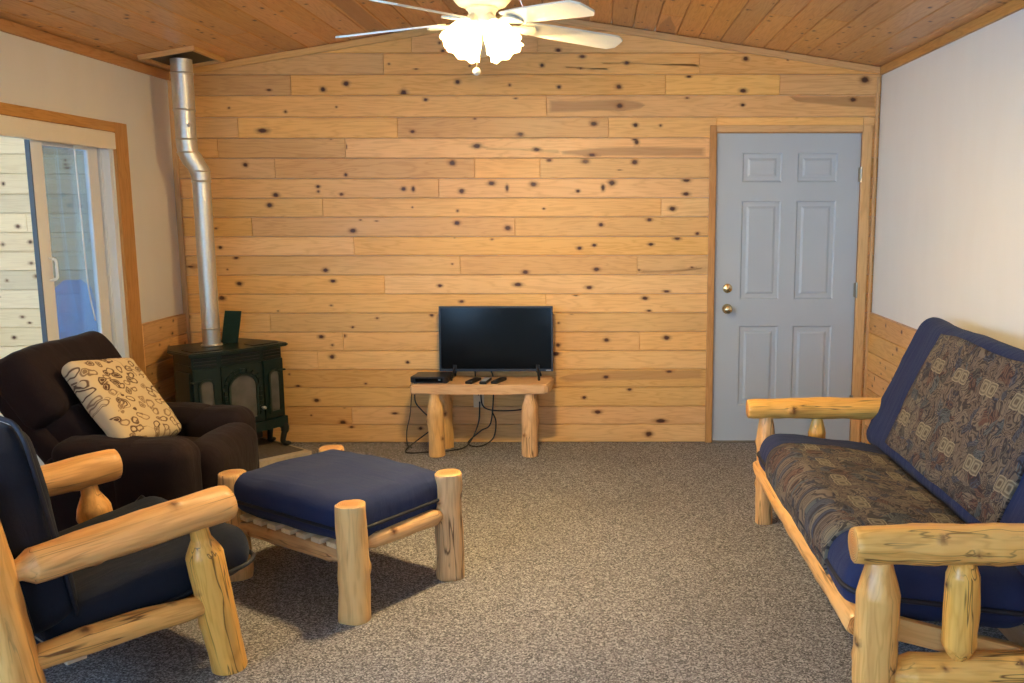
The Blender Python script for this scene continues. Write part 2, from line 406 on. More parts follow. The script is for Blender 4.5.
def log(name, p0, p1, prof, parent=None, mat='log', seed=0, knots=5, rough=1., bow=0., seg=28):
    """peeled log: prof = [(t, radius)...]; hand-peeled flats, bumps and knots"""
    p0, p1 = Vector(p0), Vector(p1); L = (p1-p0).length; rnd = random.Random(seed*977+5)
    bm = bmesh.new(); kl = bm.verts.layers.float.new('kn'); sl = bm.verts.layers.float.new('st')
    ts = set()
    n = max(8, int(L/.014))
    for i in range(n+1): ts.add(round(i/n, 5))
    for t, _ in prof: ts.add(round(t, 5))
    ts = sorted(ts); ts = [t for i, t in enumerate(ts) if i == 0 or t-ts[i-1] > .002]
    kn = [(rnd.uniform(.12, .88), rnd.uniform(0, 2*PI), rnd.uniform(.010, .017)) for _ in range(knots)]
    def rad(t):
        for (a, ra), (b, rb) in zip(prof, prof[1:]):
            if t <= b: return ra+(rb-ra)*(t-a)/max(b-a, 1e-6)
        return prof[-1][1]
    fl = [(rnd.uniform(0, 2*PI), rnd.uniform(.5, 1)) for _ in range(5)]
    rings = []
    for t in ts:
        r0 = rad(t); ring = []; cxo = bow*math.sin(PI*t)
        for k in range(seg):
            a = 2*PI*k/seg
            v = Vector((math.cos(a)*1.2, math.sin(a)*1.2, t*L*7+seed*3.1))
            d = noise.noise(v)*.10+noise.noise(v*2.2)*.05+noise.noise(Vector((v.x*4, v.y*4, v.z*.25)))*.025
            for fa, fs in fl:
                dd = math.cos(a-fa)
                if dd > .80: d -= .22*fs*(dd-.80)
            r = r0*(1+d*rough); kv = 0.
            for kt, ka, ks in kn:
                da = (a-ka+PI) % (2*PI)-PI
                q = ((da*r0)**2*1.4+((t-kt)*L)**2)/(ks*ks)
                r += .008*math.exp(-q*.6); kv = max(kv, math.exp(-q*.8)*.80)
            vv = bm.verts.new((r*math.cos(a)+cxo, r*math.sin(a), t*L)); vv[kl] = kv
            vv[sl] = max(0., noise.noise(Vector((a*.8, t*L*2, seed*7.7)))-.25)*1.0
            ring.append(vv)
        rings.append(ring)
    for A, C2 in zip(rings, rings[1:]):
        for k in range(seg): bm.faces.new((A[k], A[(k+1) % seg], C2[(k+1) % seg], C2[k]))
    for ring, zz, flip in ((rings[0], 0, True), (rings[-1], L, False)):
        c = sum((v.co for v in ring), Vector())/seg
        inner = [bm.verts.new(c+(v.co-c)*.93+Vector((0, 0, -.003 if flip else .003))) for v in ring]
        cc = bm.verts.new(c+Vector((0, 0, -.003 if flip else .003)))
        for k in range(seg):
            bm.faces.new((ring[k], ring[(k+1) % seg], inner[(k+1) % seg], inner[k]))
            bm.faces.new((inner[k], inner[(k+1) % seg], cc))
    o = link(name, bm, mat, parent, align(p0, p1, ref=(0, 0, 1) if abs((p1-p0).normalized().z) < .9 else (1, 0, 0)))
    return smooth_angle(o, 50)
def soft_bm(sx, sy, sz, r=.05, n=(14, 14, 4), puff=(0, 0, .1), wr=.004, seed=0, e=4, fold=None):
    """upholstered block: rounded box with crowned faces and light wrinkles, centred on the origin"""
    h = (sx/2, sy/2, sz/2); bm = bmesh.new(); cs = []
    for ax in range(3):
        rr = min(r, h[ax]*.98); c = [-h[ax]+rr*i/e for i in range(e)]
        m = n[ax]; c += [-(h[ax]-rr)+2*(h[ax]-rr)*i/m for i in range(m)]
        c += [h[ax]-rr+rr*i/e for i in range(e+1)]; cs.append(c)
    N = [len(c)-1 for c in cs]; V = {}
    def vert(i, j, k):
        key = (i, j, k)
        if key in V: return V[key]
        p = Vector((cs[0][i], cs[1][j], cs[2][k]))
        q = Vector([max(-(h[a]-min(r, h[a]*.98)), min(h[a]-min(r, h[a]*.98), p[a])) for a in range(3)])
        d = p-q
        if d.length > 1e-9: p = q+Vector([d.normalized()[a]*min(r, h[a]*.98) for a in range(3)])
        f = [1-(p[a]/h[a])**2 for a in range(3)]
        f = [max(0, x) for x in f]
        o = Vector((p.x*(1+puff[0]*f[1]*f[2]), p.y*(1+puff[1]*f[0]*f[2]), p.z*(1+puff[2]*f[0]*f[1])))
        if fold: o = fold(o)
        nv = Vector((noise.noise(o*7+Vector((seed, 0, 0))), noise.noise(o*7+Vector((0, seed+9, 0))), noise.noise(o*7+Vector((3, 0, seed+4)))))
        n2 = noise.noise(Vector((o.x*14, o.y*14, o.z*22+seed)))
        o += nv*wr + Vector((0, 0, n2*wr*.6))
        V[key] = bm.verts.new(o); return V[key]
    for ax in range(3):
        a, b = [x for x in range(3) if x != ax]
        for side in (0, N[ax]):
            for i in range(N[a]):
                for j in range(N[b]):
                    idx = []
                    for di, dj in ((0, 0), (1, 0), (1, 1), (0, 1)):
                        t = [0, 0, 0]; t[ax] = side; t[a] = i+di; t[b] = j+dj; idx.append(vert(*t))
                    bm.faces.new(idx)
    bmesh.ops.recalc_face_normals(bm, faces=bm.faces)
    return bm
def soft(name, mtx, size, mat, parent=None, **k):
    return link(name, soft_bm(*size, **k), mat, parent, mtx, smooth=True)
def rrect(sx, sy, r, z, n=6, step=10):
    out = []
    for cx, cy, a0 in ((sx/2-r, sy/2-r, 0), (-sx/2+r, sy/2-r, PI/2), (-sx/2+r, -sy/2+r, PI), (sx/2-r, -sy/2+r, 1.5*PI)):
        for i in range(n+1):
            a = a0+PI/2*i/n; out.append((cx+r*math.cos(a), cy+r*math.sin(a), z))
    res = []
    for i, p in enumerate(out):
        q = out[(i+1) % len(out)]; res.append(p); Lq = math.dist(p, q)
        for k in range(1, int(Lq/.05)+1): res.append(tuple(p[a]+(q[a]-p[a])*k/(int(Lq/.05)+1) for a in range(3)))
    return res
def frame(origin, xdir, zdir=(0, 0, 1)):
    x = Vector(xdir).normalized(); z = Vector(zdir).normalized(); y = z.cross(x).normalized(); z = x.cross(y)
    return Matrix(((x.x, y.x, z.x, origin[0]), (x.y, y.y, z.y, origin[1]), (x.z, y.z, z.z, origin[2]), (0, 0, 0, 1)))

# ------------------------------------------------------------------ board cladding
def inside(pts, x, y):
    c = False
    for i in range(len(pts)):
        (x0, y0), (x1, y1) = pts[i-1], pts[i]
        if (y0 > y) != (y1 > y) and x < (x1-x0)*(y-y0)/(y1-y0)+x0: c = not c
    return c
class Boards:
    """tongue-and-groove boards on one mesh: V-grooves, per-board numbers, knots and stains lying in the wood"""
    def __init__(s, mp):
        s.bm = bmesh.new(); s.pl = s.bm.verts.layers.float_vector.new('pl'); s.kn = s.bm.verts.layers.float.new('kn'); s.st = s.bm.verts.layers.float.new('st')
        s.mp = mp; s.list = []; s.stains = []
    def v(s, u, w, d, pl, kn=0., st=0.):
        x = s.bm.verts.new(s.mp(u, w, d)); x[s.pl] = pl; x[s.kn] = kn; x[s.st] = st; return x
    def board(s, u0, u1, w0, w1, g=.006, depth=.0055, tone=None):
        pl = Vector((random.random(), random.random(), random.random()))
        if tone is not None: pl.x = tone
        e = .0011
        p_ = [s.v(u, w, -.0155, pl) for u, w in ((u0, w0+e), (u1, w0+e), (u1, w1-e), (u0, w1-e))]
        o = [s.v(u, w, -depth, pl) for u, w in ((u0, w0+e), (u1, w0+e), (u1, w1-e), (u0, w1-e))]
        i = [s.v(u, w, 0, pl) for u, w in ((u0+g*.5, w0+g), (u1-g*.5, w0+g), (u1-g*.5, w1-g), (u0+g*.5, w1-g))]
        s.bm.faces.new(i)
        for k in range(4):
            s.bm.faces.new((o[k], o[(k+1) % 4], i[(k+1) % 4], i[k])); s.bm.faces.new((p_[k], p_[(k+1) % 4], o[(k+1) % 4], o[k]))
        s.list.append((u0+g, u1-g, w0+g, w1-g, pl))
    def find(s, u, w):
        for b in s.list:
            if b[0]-.004 <= u <= b[1]+.004 and b[2]-.004 <= w <= b[3]+.004: return b
    def knot(s, u, w, ru, rw, dark=1., halo=2.1):
        b = s.find(u, w)
        if not b: return
        seg = 18; rings = []
        for f, k in ((halo, 0.), (1.25, .24*dark), (.85, .55*dark), (.45, .88*dark)):
            ring = []
            for i in range(seg):
                sf = lambda x, y: max([am for pts, am in s.stains if inside(pts, x, y)] or [0.])
                a = 2*PI*i/seg; j = 1+.16*noise.noise(Vector((math.cos(a)*1.5+u*9, math.sin(a)*1.5+w*9, f)))
                uu = u+ru*f*j*math.cos(a)*(1.25 if f > 1 else 1); ww = w+rw*f*j*math.sin(a)
                ring.append(s.v(min(max(uu, b[0]), b[1]), min(max(ww, b[2]), b[3]), .0004+.0001*(2.2-f), b[4], k, sf(uu, ww) if s.stains else 0.))
            rings.append(ring)
        c = s.v(min(max(u, b[0]), b[1]), min(max(w, b[2]), b[3]), .0006, b[4], dark)
        for A, C2 in zip(rings, rings[1:]):
            for i in range(seg): s.bm.faces.new((A[i], A[(i+1) % seg], C2[(i+1) % seg], C2[i]))
        for i in range(seg): s.bm.faces.new((rings[-1][i], rings[-1][(i+1) % seg], c))
    def stain(s, pts, soft_=.006, amt=1.):
        """heartwood figure: a closed outline (u,w) lying in one board"""
        cu = sum(p[0] for p in pts)/len(pts); cw = sum(p[1] for p in pts)/len(pts); b = s.find(cu, cw)
        if not b: return
        s.stains.append((pts, amt))
        cl = lambda u, w: (min(max(u, b[0]), b[1]), min(max(w, b[2]), b[3]))
        out = [s.v(*cl(*p), .0002, b[4], 0, amt*.15) for p in pts]
        inn = []
        for p in pts:
            dw = cw-p[1]; du = cu-p[0]; L = math.hypot(du, dw) or 1
            inn.append(s.v(*cl(p[0]+du*.06, p[1]+dw*min(1, soft_*2/max(abs(dw), 1e-4))), .0002, b[4], 0, amt))
        n = len(pts)
        for i in range(n): s.bm.faces.new((out[i], out[(i+1) % n], inn[(i+1) % n], inn[i]))
        s.bm.faces.new(inn)

# ---- back wall -----------------------------------------------------------
SEAM = [0., .122, .245, .373, .494, .617, .743, .868, .993, 1.116, 1.242, 1.364, 1.489, 1.61, 1.733, 1.861, 1.986, 2.115, 2.248, 2.376, 2.506, 2.64, 2.80]
JOINT = {20: [411.5, 537.6], 19: [383.4, 699.5], 18: [290.7, 665.5, 779.8], 17: [546.4], 16: [238, 397.5, 608.4], 15: [217.8, 345.2],
         14: [275, 474.5, 540], 13: [438.8], 12: [322.7, 661], 11: [252, 514.9], 10: [354], 9: [460.2, 637.2], 8: [384.6], 7: [546],
         6: [270.5], 5: [343.3, 639.5], 4: [318], 3: [], 2: [], 1: [351.7], 0: []}
KN = """269,90,3,1.5 323,89.4,3,3 346,83.6,3.5,3 285.5,111.8,2,2 229,108,1.5,1.5 336.4,107,1.5,1.5 262.6,130.7,6,3 439.6,42.9,2,2 442.8,51.5,2,2.5 389,64,1.5,1.5
416,69,3,1 469.5,66,1.5,1.5 457.6,81.9,3,2.8 403.6,93,4,4 425.6,99.7,2.5,2 509.6,85,2,2 515.6,98.4,2.5,1.2 412.4,131.6,3,2 474.8,118.6,2,1.5 520.5,134.3,4,2.5
558.3,50.2,3,2.5 582.4,56.6,3.5,2 542,65.4,2.5,2.3 580.6,68.3,2,1.5 626.7,63,3,2.3 559,87,2.5,2.2 618.8,86.8,3.5,2.8 619.7,105.8,4,3.2 687,98,2.5,1.5 689,76.6,3,1.6
635.5,125,3,2.6 660.6,125.5,2,2 593.8,123.7,4,3 635,139.2,3,2 745.7,58.7,3,2.8 787.7,60,1.5,1.2 864.8,79.8,5,4 743,90.7,4,2.7 742.7,105,2.5,2 853,99.7,4,2.7
245.4,164.8,3,2.8 275.8,195,3.5,3 269.6,205.2,3.5,3 318,186.6,2.5,2 318.3,191.5,2,2 341.4,194.3,2.5,2 345.8,174.8,2,2.2 353,230.7,4,3 331,138.8,2,1.5 345.8,146.7,1.5,3
216,228.4,2.3,1.5 220.4,247.4,2.5,2 477,146,5,3 452.3,162.9,4,3.6 403.6,188.9,3,2.6 413.3,189,2.2,3.4 461.6,191,3.5,3 491.5,183.3,4,3 507,188,1.8,4 412.4,207.3,1.5,1.3
457.6,210.9,2,2 457,223,3.6,3 507.8,228,4,3.4 376.4,221,2.5,1 360.5,220,2,1 454.6,237.4,1.5,1.2 492,239.3,2,1.5 536.6,149.5,4,2.3 636.6,142,2.6,3.4 592,155,4.5,2.2
549.3,160.3,3,2 585.4,161.3,4,3 634.6,162.2,3.5,3 619.6,170,3,.8 533.3,184.3,4,3 578,191,2.5,2 603,187.6,2.2,4 612,182.7,4,3.5 686.4,180,4.5,2.6 686,194,4,2.5
543.8,208.7,2,1.5 672.3,208.7,4,3 601,224.7,3,2.6 649.5,219.8,3,2.4 697.3,233.5,2.5,2 677.2,238,4,3 594.2,245.2,2.8,2 579.6,248.2,3,2.3 650.9,244.3,3.2,2
236.2,257.6,3,2.3 227.5,269.4,1.5,1.3 239.4,283.6,3.5,2.8 221.8,298,4,3 325.5,270.2,3.5,2.6 333,281,3.5,2.2 331.2,305.4,2,1.5 353,327,2,1.6 321.2,336.7,3.4,2.6 344,335.8,2.5,2.2
332.4,345,2,1.7 332,356.8,3.3,3 190.5,266.7,4,1.3 188,316.8,3,3 278,311,1.5,1 452.3,264,1.6,1.3 525.3,272,4,2.7 440,285.7,3,2 517.9,284.5,5,2.6 461.6,301.5,3,2
377.2,318.2,2.2,1.7 431.7,315,2.5,2.3 352.6,327.4,2,1.5 596.6,269.3,4,2.7 589.3,287.5,4,2.3 575.7,295,3,1.4 645,298.2,4,2.4 649,310.7,3,1.4 571.2,313.8,3,1.3 558.5,323,2,1.5
606.5,340,3.5,2.6 666.5,337.7,4,3 558,345,3,2.5 556,353.8,4.5,3 666.5,291.3,4,1.8 691.9,267.3,2.4,1.3 639,270,2,1.5 407.6,362.3,2.3,2 298.1,386,3,1.6 289.3,374.3,1.5,1.5
365.8,383.6,2,1.5 316.6,400.3,3.5,2.5 344.7,407.5,2.5,1.3 343,422.4,4,3 394.8,413.3,4,1.6 351.7,427,3,1.6 420.6,428.4,2.6,2.2 448.8,416,4,3.2 311.3,415.2,1.5,1.3
606,377,3.5,2.4 669.2,371.5,4,2 629.6,389.2,3,2.2 584.2,397.5,2.8,2.2 597.7,412,4.5,2.7 660.8,420.8,7,3 648.8,434,4.5,3.6"""
bw = Boards(lambda u, w, d: Vector((u, D-d, w)))
DX0, DX1, DZ = .742, 1.672, 2.022          # door opening
for i in range(len(SEAM)-1):
    z0, z1 = SEAM[i], SEAM[i+1]
    cuts = [XL-.02]+[wallpt(px, (0, 0)[0] or 341.5-0)[0] if False else None for px in []]
    cuts = [XL-.02]
    for px in JOINT.get(i, []):
        zc = (z0+z1)/2; py = None
        # u on this row for the measured column
        a, b = 0., 683.
        for _ in range(40):
            m = (a+b)/2
            if wallpt(px, m)[1] > zc: a = m
            else: b = m
        cuts.append(wallpt(px, (a+b)/2)[0])
    cuts.append(XR+.02)
    for a, b in zip(cuts, cuts[1:]):
        if z0 < DZ-.03 and a < DX1 and b > DX0:
            top = min(z1, DZ)
            if a < DX0: bw.board(a, DX0, z0, z1)
            if b > DX1: bw.board(DX1, b, z0, z1)
            if z1 > DZ+.02: bw.board(max(a, DX0), min(b, DX1), DZ, z1)
        else: bw.board(a, b, z0, z1)
def pxs(l): return [wallpt(*p) for p in l]
bw.stain(pxs([(549, 113), (549, 100), (575, 101), (600, 99.5), (625, 99), (640, 101.5), (646, 105), (640, 109), (620, 112), (600, 111), (575, 112.5)]))
bw.stain(pxs([(789, 96), (794, 100), (815, 104), (850, 107.5), (876, 109), (876, 95.5), (830, 95.5)]))
bw.stain(pxs([(560, 151), (600, 147), (640, 146), (706, 147), (706, 156.5), (640, 156.5), (580, 156.5), (562, 155)]))
bw.stain(pxs([(482, 147), (520, 148), (560, 150.5), (560, 154), (520, 150), (484, 149)]), amt=.6)
bw.stain(pxs([(557, 379), (575, 373), (620, 370), (704, 369), (704, 379), (650, 380.5), (600, 381), (565, 382.5)]), amt=.8)
bw.stain(pxs([(639, 272.5), (660, 270.5), (690, 267.5), (703, 267), (690, 269.5), (665, 273), (641, 274)]), amt=.9)
bw.stain(pxs([(600, 61.8), (640, 62.3), (698, 66), (698, 67.5), (640, 64), (602, 63)]), amt=.8)
bw.stain(pxs([(565, 66), (580, 67.3), (608, 70), (580, 69.5)]), amt=.8)
bw.stain(pxs([(192, 263), (200, 264), (199, 269), (190, 269)]), amt=.9)
for q in KN.split():
    px, py, rx, ry = map(float, q.split(','))
    u, w = wallpt(px, py); s = D/F
    bw.knot(u, w, rx*s*.80, ry*s*.80, 1. if rx*ry > 4 else .75)
# gable: cut the boards along the two roof slopes
for n, p in (((-(RIDZ-ZEL), 0, RIDX-XL), (XL, 0, ZEL+.012)), (((RIDZ-ZER), 0, XR-RIDX), (XR, 0, ZER+.012))):
    bmesh.ops.bisect_plane(bw.bm, geom=bw.bm.verts[:]+bw.bm.edges[:]+bw.bm.faces[:], plane_co=p, plane_no=n, clear_outer=True)
# solid wall behind the boards
def poly_wall(bm, pts, y0, y1): prism(bm, pts, y0, y1)
core = bmesh.new()
poly_wall(core, [(XL-.1, 0), (DX0, 0), (DX0, DZ), (DX0, ceil_z(DX0)-.01), (RIDX, RIDZ-.01), (XL, ZEL-.01), (XL-.1, ZEL-.01)], D+.016, D+.12)
poly_wall(core, [(DX0, DZ), (DX1, DZ), (DX1, ceil_z(DX1)-.01), (DX0, ceil_z(DX0)-.01)], D+.016, D+.12)
poly_wall(core, [(DX1, 0), (XR+.1, 0), (XR+.1, ZER-.01), (XR, ZER-.01), (DX1, ceil_z(DX1)-.01)], D+.016, D+.12)
def fix_normals_obj(o): return o
wb = link('wall_back', bw.bm, 'pineX'); struct(wb, 'end wall clad in knotty honey pine boards laid horizontally', 'wall')
link('wall_core', core, 'plaster', wb)

# ---- side walls ----------------------------------------------------------
WZ = .868; WT = .018
LW = (-2.2, 2.6, .62, 2.05)                   # unseen window added to the cream wall for extra daylight
OY0, OY1, OZ = 3.66, 5.115, 1.955           # patio door opening
pl = bmesh.new()
box(pl, XL-.12, XL, YB, LW[0], 0, ZEL+.02); box(pl, XL-.12, XL, LW[1], OY0, 0, ZEL+.02); box(pl, XL-.12, XL, LW[0], LW[1], 0, LW[2]); box(pl, XL-.12, XL, LW[0], LW[1], LW[3], ZEL+.02); box(pl, XL-.12, XL, OY0, OY1, OZ, ZEL+.02); box(pl, XL-.12, XL, OY1, D+.005, 0, ZEL+.02)
wl = link('wall_left', pl, 'plaster'); struct(wl, 'cream painted side wall with pine wainscot and sliding glass door', 'wall')
def wains(x, sgn, spans, name, parent, seed):
    random.seed(seed)
    b = Boards(lambda u, w, d: Vector((x+sgn*(WT+d), u, w)))
    for y0, y1 in spans:
        for i in range(7):
            z0, z1 = SEAM[i], SEAM[i+1]; y = y1
            while y > y0+.02:
                L = random.uniform(.7, 2.2); a = max(y0, y-L)
                if a-y0 < .25: a = y0
                b.board(a, y, z0, z1)
                for _ in range(int((y-a)*4)+1):
                    b.knot(random.uniform(a+.03, y-.03), random.uniform(z0+.02, z1-.02), random.uniform(.007, .018), random.uniform(.006, .014), random.uniform(.6, 1.))
                y = a
        bb = b.bm
        x0, x1 = (x, x+sgn*(WT-.0157)) if sgn > 0 else (x+sgn*(WT-.0157), x)
        box(bb, x0, x1, y0, y1, 0, WZ-.001)
        box(bb, min(x, x+sgn*WT*1.05), max(x, x+sgn*WT*1.05), y0, y1, WZ-.003, WZ+.004)
    return link(name, b.bm, 'pineY', parent)
wains(XL, 1, [(5.255, D-.001), (YB, 3.52)], 'wainscot', wl, 3)
pr = B(XR, XR+.12, YB, D+.005, 0, ZER+.02)
wr_ = link('wall_right', pr, 'plaster'); struct(wr_, 'white painted side wall above a pine wainscot behind the futon', 'wall')
wains(XR, -1, [(YB, D-.001)], 'wainscot', wr_, 4)
# rear wall with two windows (behind the photographer)
RW = [(-2.45, -1.85, .80, 2.0), (-.75, .10, .80, 2.05)]
rb = bmesh.new(); xs = [XL-.12, RW[0][0], RW[0][1], RW[1][0], RW[1][1], XR+.12]
for i in range(5):
    if i in (1, 3):
        w = RW[i//2]; box(rb, w[0], w[1], YB-.12, YB, 0, w[2]); box(rb, w[0], w[1], YB-.12, YB, w[3], 2.35)
    else: box(rb, xs[i], xs[i+1], YB-.12, YB, 0, 2.35)
prism(rb, [(XL-.1, 2.35), (XR+.1, 2.35), (XR+.1, ZER-.01), (XR, ZER-.01), (RIDX, RIDZ-.01), (XL, ZEL-.01), (XL-.1, ZEL-.01)], YB-.12, YB)
struct(link('wall_rear', rb, 'plaster'), 'painted wall behind the viewer with two windows', 'wall')
for i, w in enumerate(RW):
    fr = bmesh.new()
    for a in ((w[0], w[0]+.06, w[2], w[3]), (w[1]-.06, w[1], w[2], w[3]), (w[0], w[1], w[2], w[2]+.06), (w[0], w[1], w[3]-.06, w[3]), ((w[0]+w[1])/2-.03, (w[0]+w[1])/2+.03, w[2], w[3])):
        box(fr, a[0], a[1], YB-.08, YB-.02, a[2], a[3])
    wo = link('window_%d' % (i+1), fr, 'vinyl'); struct(wo, ('tall' if i == 0 else 'wide')+' white framed window in the rear wall', 'window')
    link('pane', B(w[0]+.05, w[1]-.05, YB-.055, YB-.05, w[2]+.05, w[3]-.05), 'glass', wo)

fr = bmesh.new()
for a in ((LW[0], LW[0]+.06, LW[2], LW[3]), (LW[1]-.06, LW[1], LW[2], LW[3]), (LW[0], LW[1], LW[2], LW[2]+.06), (LW[0], LW[1], LW[3]-.06, LW[3]), (-.63, -.57, LW[2], LW[3]), (1.0, 1.06, LW[2], LW[3])): box(fr, XL-.09, XL-.03, a[0], a[1], a[2], a[3])
wo = link('window_3', fr, 'vinyl'); struct(wo, 'long white framed window added unseen in the cream side wall for extra daylight', 'window')
link('pane', B(XL-.065, XL-.06, LW[0]+.05, LW[1]-.05, LW[2]+.05, LW[3]-.05), 'glass', wo)
# ---- floor, ceiling ------------------------------------------------------
struct(link('floor', B(XL-.02, XR+.02, YB-.05, D+.115, -.06, 0), 'carpet'), 'speckled taupe loop carpet floor', 'floor')
random.seed(21)
def ceil_side(sgn, bm_=None):
    xe, ze = (XL, ZEL) if sgn < 0 else (XR, ZER)
    L = math.hypot(xe-RIDX, RIDZ-ze); ux, uz = (xe-RIDX)/L, (ze-RIDZ)/L
    nx, nz = (-uz, ux) if sgn > 0 else (uz, -ux)
    if nz > 0: nx, nz = -nx, -nz
    return Boards(lambda u, w, d: Vector((RIDX+ux*w+nx*d, u, RIDZ+uz*w+nz*d))), L
cbm = None; PITCHB = .137
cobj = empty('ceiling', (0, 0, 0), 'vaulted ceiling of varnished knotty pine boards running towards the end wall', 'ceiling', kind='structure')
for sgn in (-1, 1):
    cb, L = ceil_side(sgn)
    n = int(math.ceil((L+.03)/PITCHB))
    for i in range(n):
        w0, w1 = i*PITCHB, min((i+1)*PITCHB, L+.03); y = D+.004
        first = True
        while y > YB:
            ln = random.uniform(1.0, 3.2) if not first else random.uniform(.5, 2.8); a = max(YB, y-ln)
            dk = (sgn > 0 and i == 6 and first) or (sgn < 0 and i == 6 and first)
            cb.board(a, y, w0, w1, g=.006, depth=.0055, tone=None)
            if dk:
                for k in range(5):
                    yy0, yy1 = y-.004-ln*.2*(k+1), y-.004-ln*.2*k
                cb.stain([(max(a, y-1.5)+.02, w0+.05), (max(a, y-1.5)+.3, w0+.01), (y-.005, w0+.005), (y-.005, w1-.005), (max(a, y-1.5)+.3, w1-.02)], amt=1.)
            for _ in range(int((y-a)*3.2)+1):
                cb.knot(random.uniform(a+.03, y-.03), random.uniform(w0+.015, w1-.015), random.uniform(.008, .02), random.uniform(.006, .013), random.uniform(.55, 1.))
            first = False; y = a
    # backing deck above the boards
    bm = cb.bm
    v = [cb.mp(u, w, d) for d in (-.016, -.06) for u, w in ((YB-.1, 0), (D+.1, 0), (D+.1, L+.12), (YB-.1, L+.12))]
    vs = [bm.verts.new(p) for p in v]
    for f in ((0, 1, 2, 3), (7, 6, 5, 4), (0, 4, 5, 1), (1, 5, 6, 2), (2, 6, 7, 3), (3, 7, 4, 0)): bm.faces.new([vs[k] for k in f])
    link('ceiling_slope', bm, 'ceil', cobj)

# ---- trims ---------------------------------------------------------------
tn = [0]
def trim(p0, p1, w, t, mat, label, ref):
    tn[0] += 1
    return struct(bar('trim_%d' % tn[0], p0, p1, w, t, mat, None, ref), label, 'trim')
ya = D-.011
nl = Vector((-(RIDZ-ZEL), 0, RIDX-XL)).normalized(); nr = Vector(((RIDZ-ZER), 0, XR-RIDX)).normalized()
tw = .040
for xe, ze, nn, lab in ((XL, ZEL, nl, 'pine batten under the sloping ceiling above the stove side of the end wall'), (XR, ZER, nr, 'pine batten under the sloping ceiling above the door side of the end wall')):
    a = Vector((xe, ya, ze))-nn*(tw/2+.003); b = Vector((RIDX, ya, RIDZ))-nn*(tw/2+.003)
    t_ = trim(a, b, tw, .02, 'trim', lab, nn)
    # knots in the batten
    for kx, kz in (((326, 44.6), (269, 57), (393.5, 33.5)) if xe < 0 else ((691, 40), (845, 62.5))):
        pass
trim((XL+.009, YB, 2.366), (XL+.009, D-.022, 2.366), .056, .018, 'casing', 'stained pine crown board along the top of the cream wall', (0, 0, 1))
trim((XR-.009, YB, 2.393), (XR-.009, D-.022, 2.393), .052, .018, 'casing', 'stained pine crown board along the top of the white wall', (0, 0, 1))
trim((XL+.016, ya, 0), (XL+.016, ya, ZEL-.06), .032, .02, 'trim', 'upright pine strip in the corner behind the stove', (1, 0, 0))
trim((XR-.022, ya, 0), (XR-.022, ya, ZER-.06), .016, .02, 'trim', 'upright pine strip in the corner beside the grey door', (1, 0, 0))

# ---- grey six-panel door -------------------------------------------------
dr = empty('door_1', (.74, D+.02, 0), 'grey painted six-panel door in the pine end wall', 'door', kind='structure')
SX0, SX1, SZ0, SZ1, SY = .748, 1.667, .008, 2.014, D+.012
PAN = [(.918, 1.161, 1.708, 1.892), (1.276, 1.519, 1.708, 1.892), (.914, 1.172, .956, 1.589), (1.262, 1.52, .956, 1.589), (.910, 1.170, .25, .778), (1.264, 1.524, .25, .778)]
bm = bmesh.new()
xs = sorted({SX0, SX1, *[round((PAN[0][0]+PAN[2][0])/2, 3)]})
XA, XB_, XC, XD_ = .914, 1.168, 1.266, 1.521
xs = [SX0, XA, XB_, XC, XD_, SX1]; zs = [SZ0, .25, .78, .955, 1.59, 1.708, 1.893, SZ1]
def quad(bm, pts): return bm.faces.new([bm.verts.new(p) for p in pts])
for i in range(5):
    for j in range(7):
        x0, x1, z0, z1 = xs[i], xs[i+1], zs[j], zs[j+1]
        if i in (1, 3) and j in (1, 3, 5):
            lv = [(0, 0), (.010, .009), (.034, .009), (.050, .002)]
            rect = [[(x0+o, SY+d, z0+o), (x1-o, SY+d, z0+o), (x1-o, SY+d, z1-o), (x0+o, SY+d, z1-o)] for o, d in lv]
            for A, C2 in zip(rect, rect[1:]):
                for k in range(4): quad(bm, (A[k], A[(k+1) % 4], C2[(k+1) % 4], C2[k]))
            quad(bm, rect[-1])
        else: quad(bm, ((x0, SY, z0), (x1, SY, z0), (x1, SY, z1), (x0, SY, z1)))
bmesh.ops.remove_doubles(bm, verts=bm.verts, dist=.0005)
box(bm, SX0, SX1, SY+.0101, SY+.045, SZ0, SZ1)
for (a, b, c, d) in ((SX0, SX0+.001, SZ0, SZ1), (SX1-.001, SX1, SZ0, SZ1), (SX0, SX1, SZ1-.001, SZ1)): box(bm, a, b, SY, SY+.02, c, d)
link('door_leaf', bm, 'door', dr)
cs = bmesh.new()
link('casing', box(bmesh.new(), .700, .744, D-.016, D+.0, 0, 2.062, bev=.004), 'casing', dr)
link('casing', box(bmesh.new(), 1.668, 1.730, D-.016, D+.0, 0, 2.062, bev=.004), 'trim', dr)
bar('casing', (.744, D-.008, 2.042), (1.668, D-.008, 2.042), .04, .016, 'trim', dr, (0, 0, 1))
j = bmesh.new(); box(j, .742, .747, D-.002, D+.10, 0, DZ); box(j, 1.668, 1.673, D-.002, D+.10, 0, DZ); box(j, .742, 1.673, D-.002, D+.10, DZ-.007, DZ)
link('jamb', j, 'casing', dr)
def knob(x, z, kind):
    m = frame((x, SY, z), (1, 0, 0), (0, -1, 0))
    if kind == 'door_knob':
        k = link('door_knob', lathe(bmesh.new(), [(.001, 0), (.033, 0), (.033, .006), (.014, .012), (.012, .030), (.022, .036), (.028, .046), (.027, .060), (.018, .067), (.001, .069)]), 'brass', dr, m, smooth=True)
    else:
        k = link('deadbolt', lathe(bmesh.new(), [(.001, 0), (.031, 0), (.031, .008), (.026, .016), (.001, .018)]), 'brass', dr, m, smooth=True)
        link('thumb_turn', B(-.016, .016, -.005, .005, .017, .034, bev=.003), 'brass', k, m @ Matrix.Rotation(.6, 4, 'Z'))
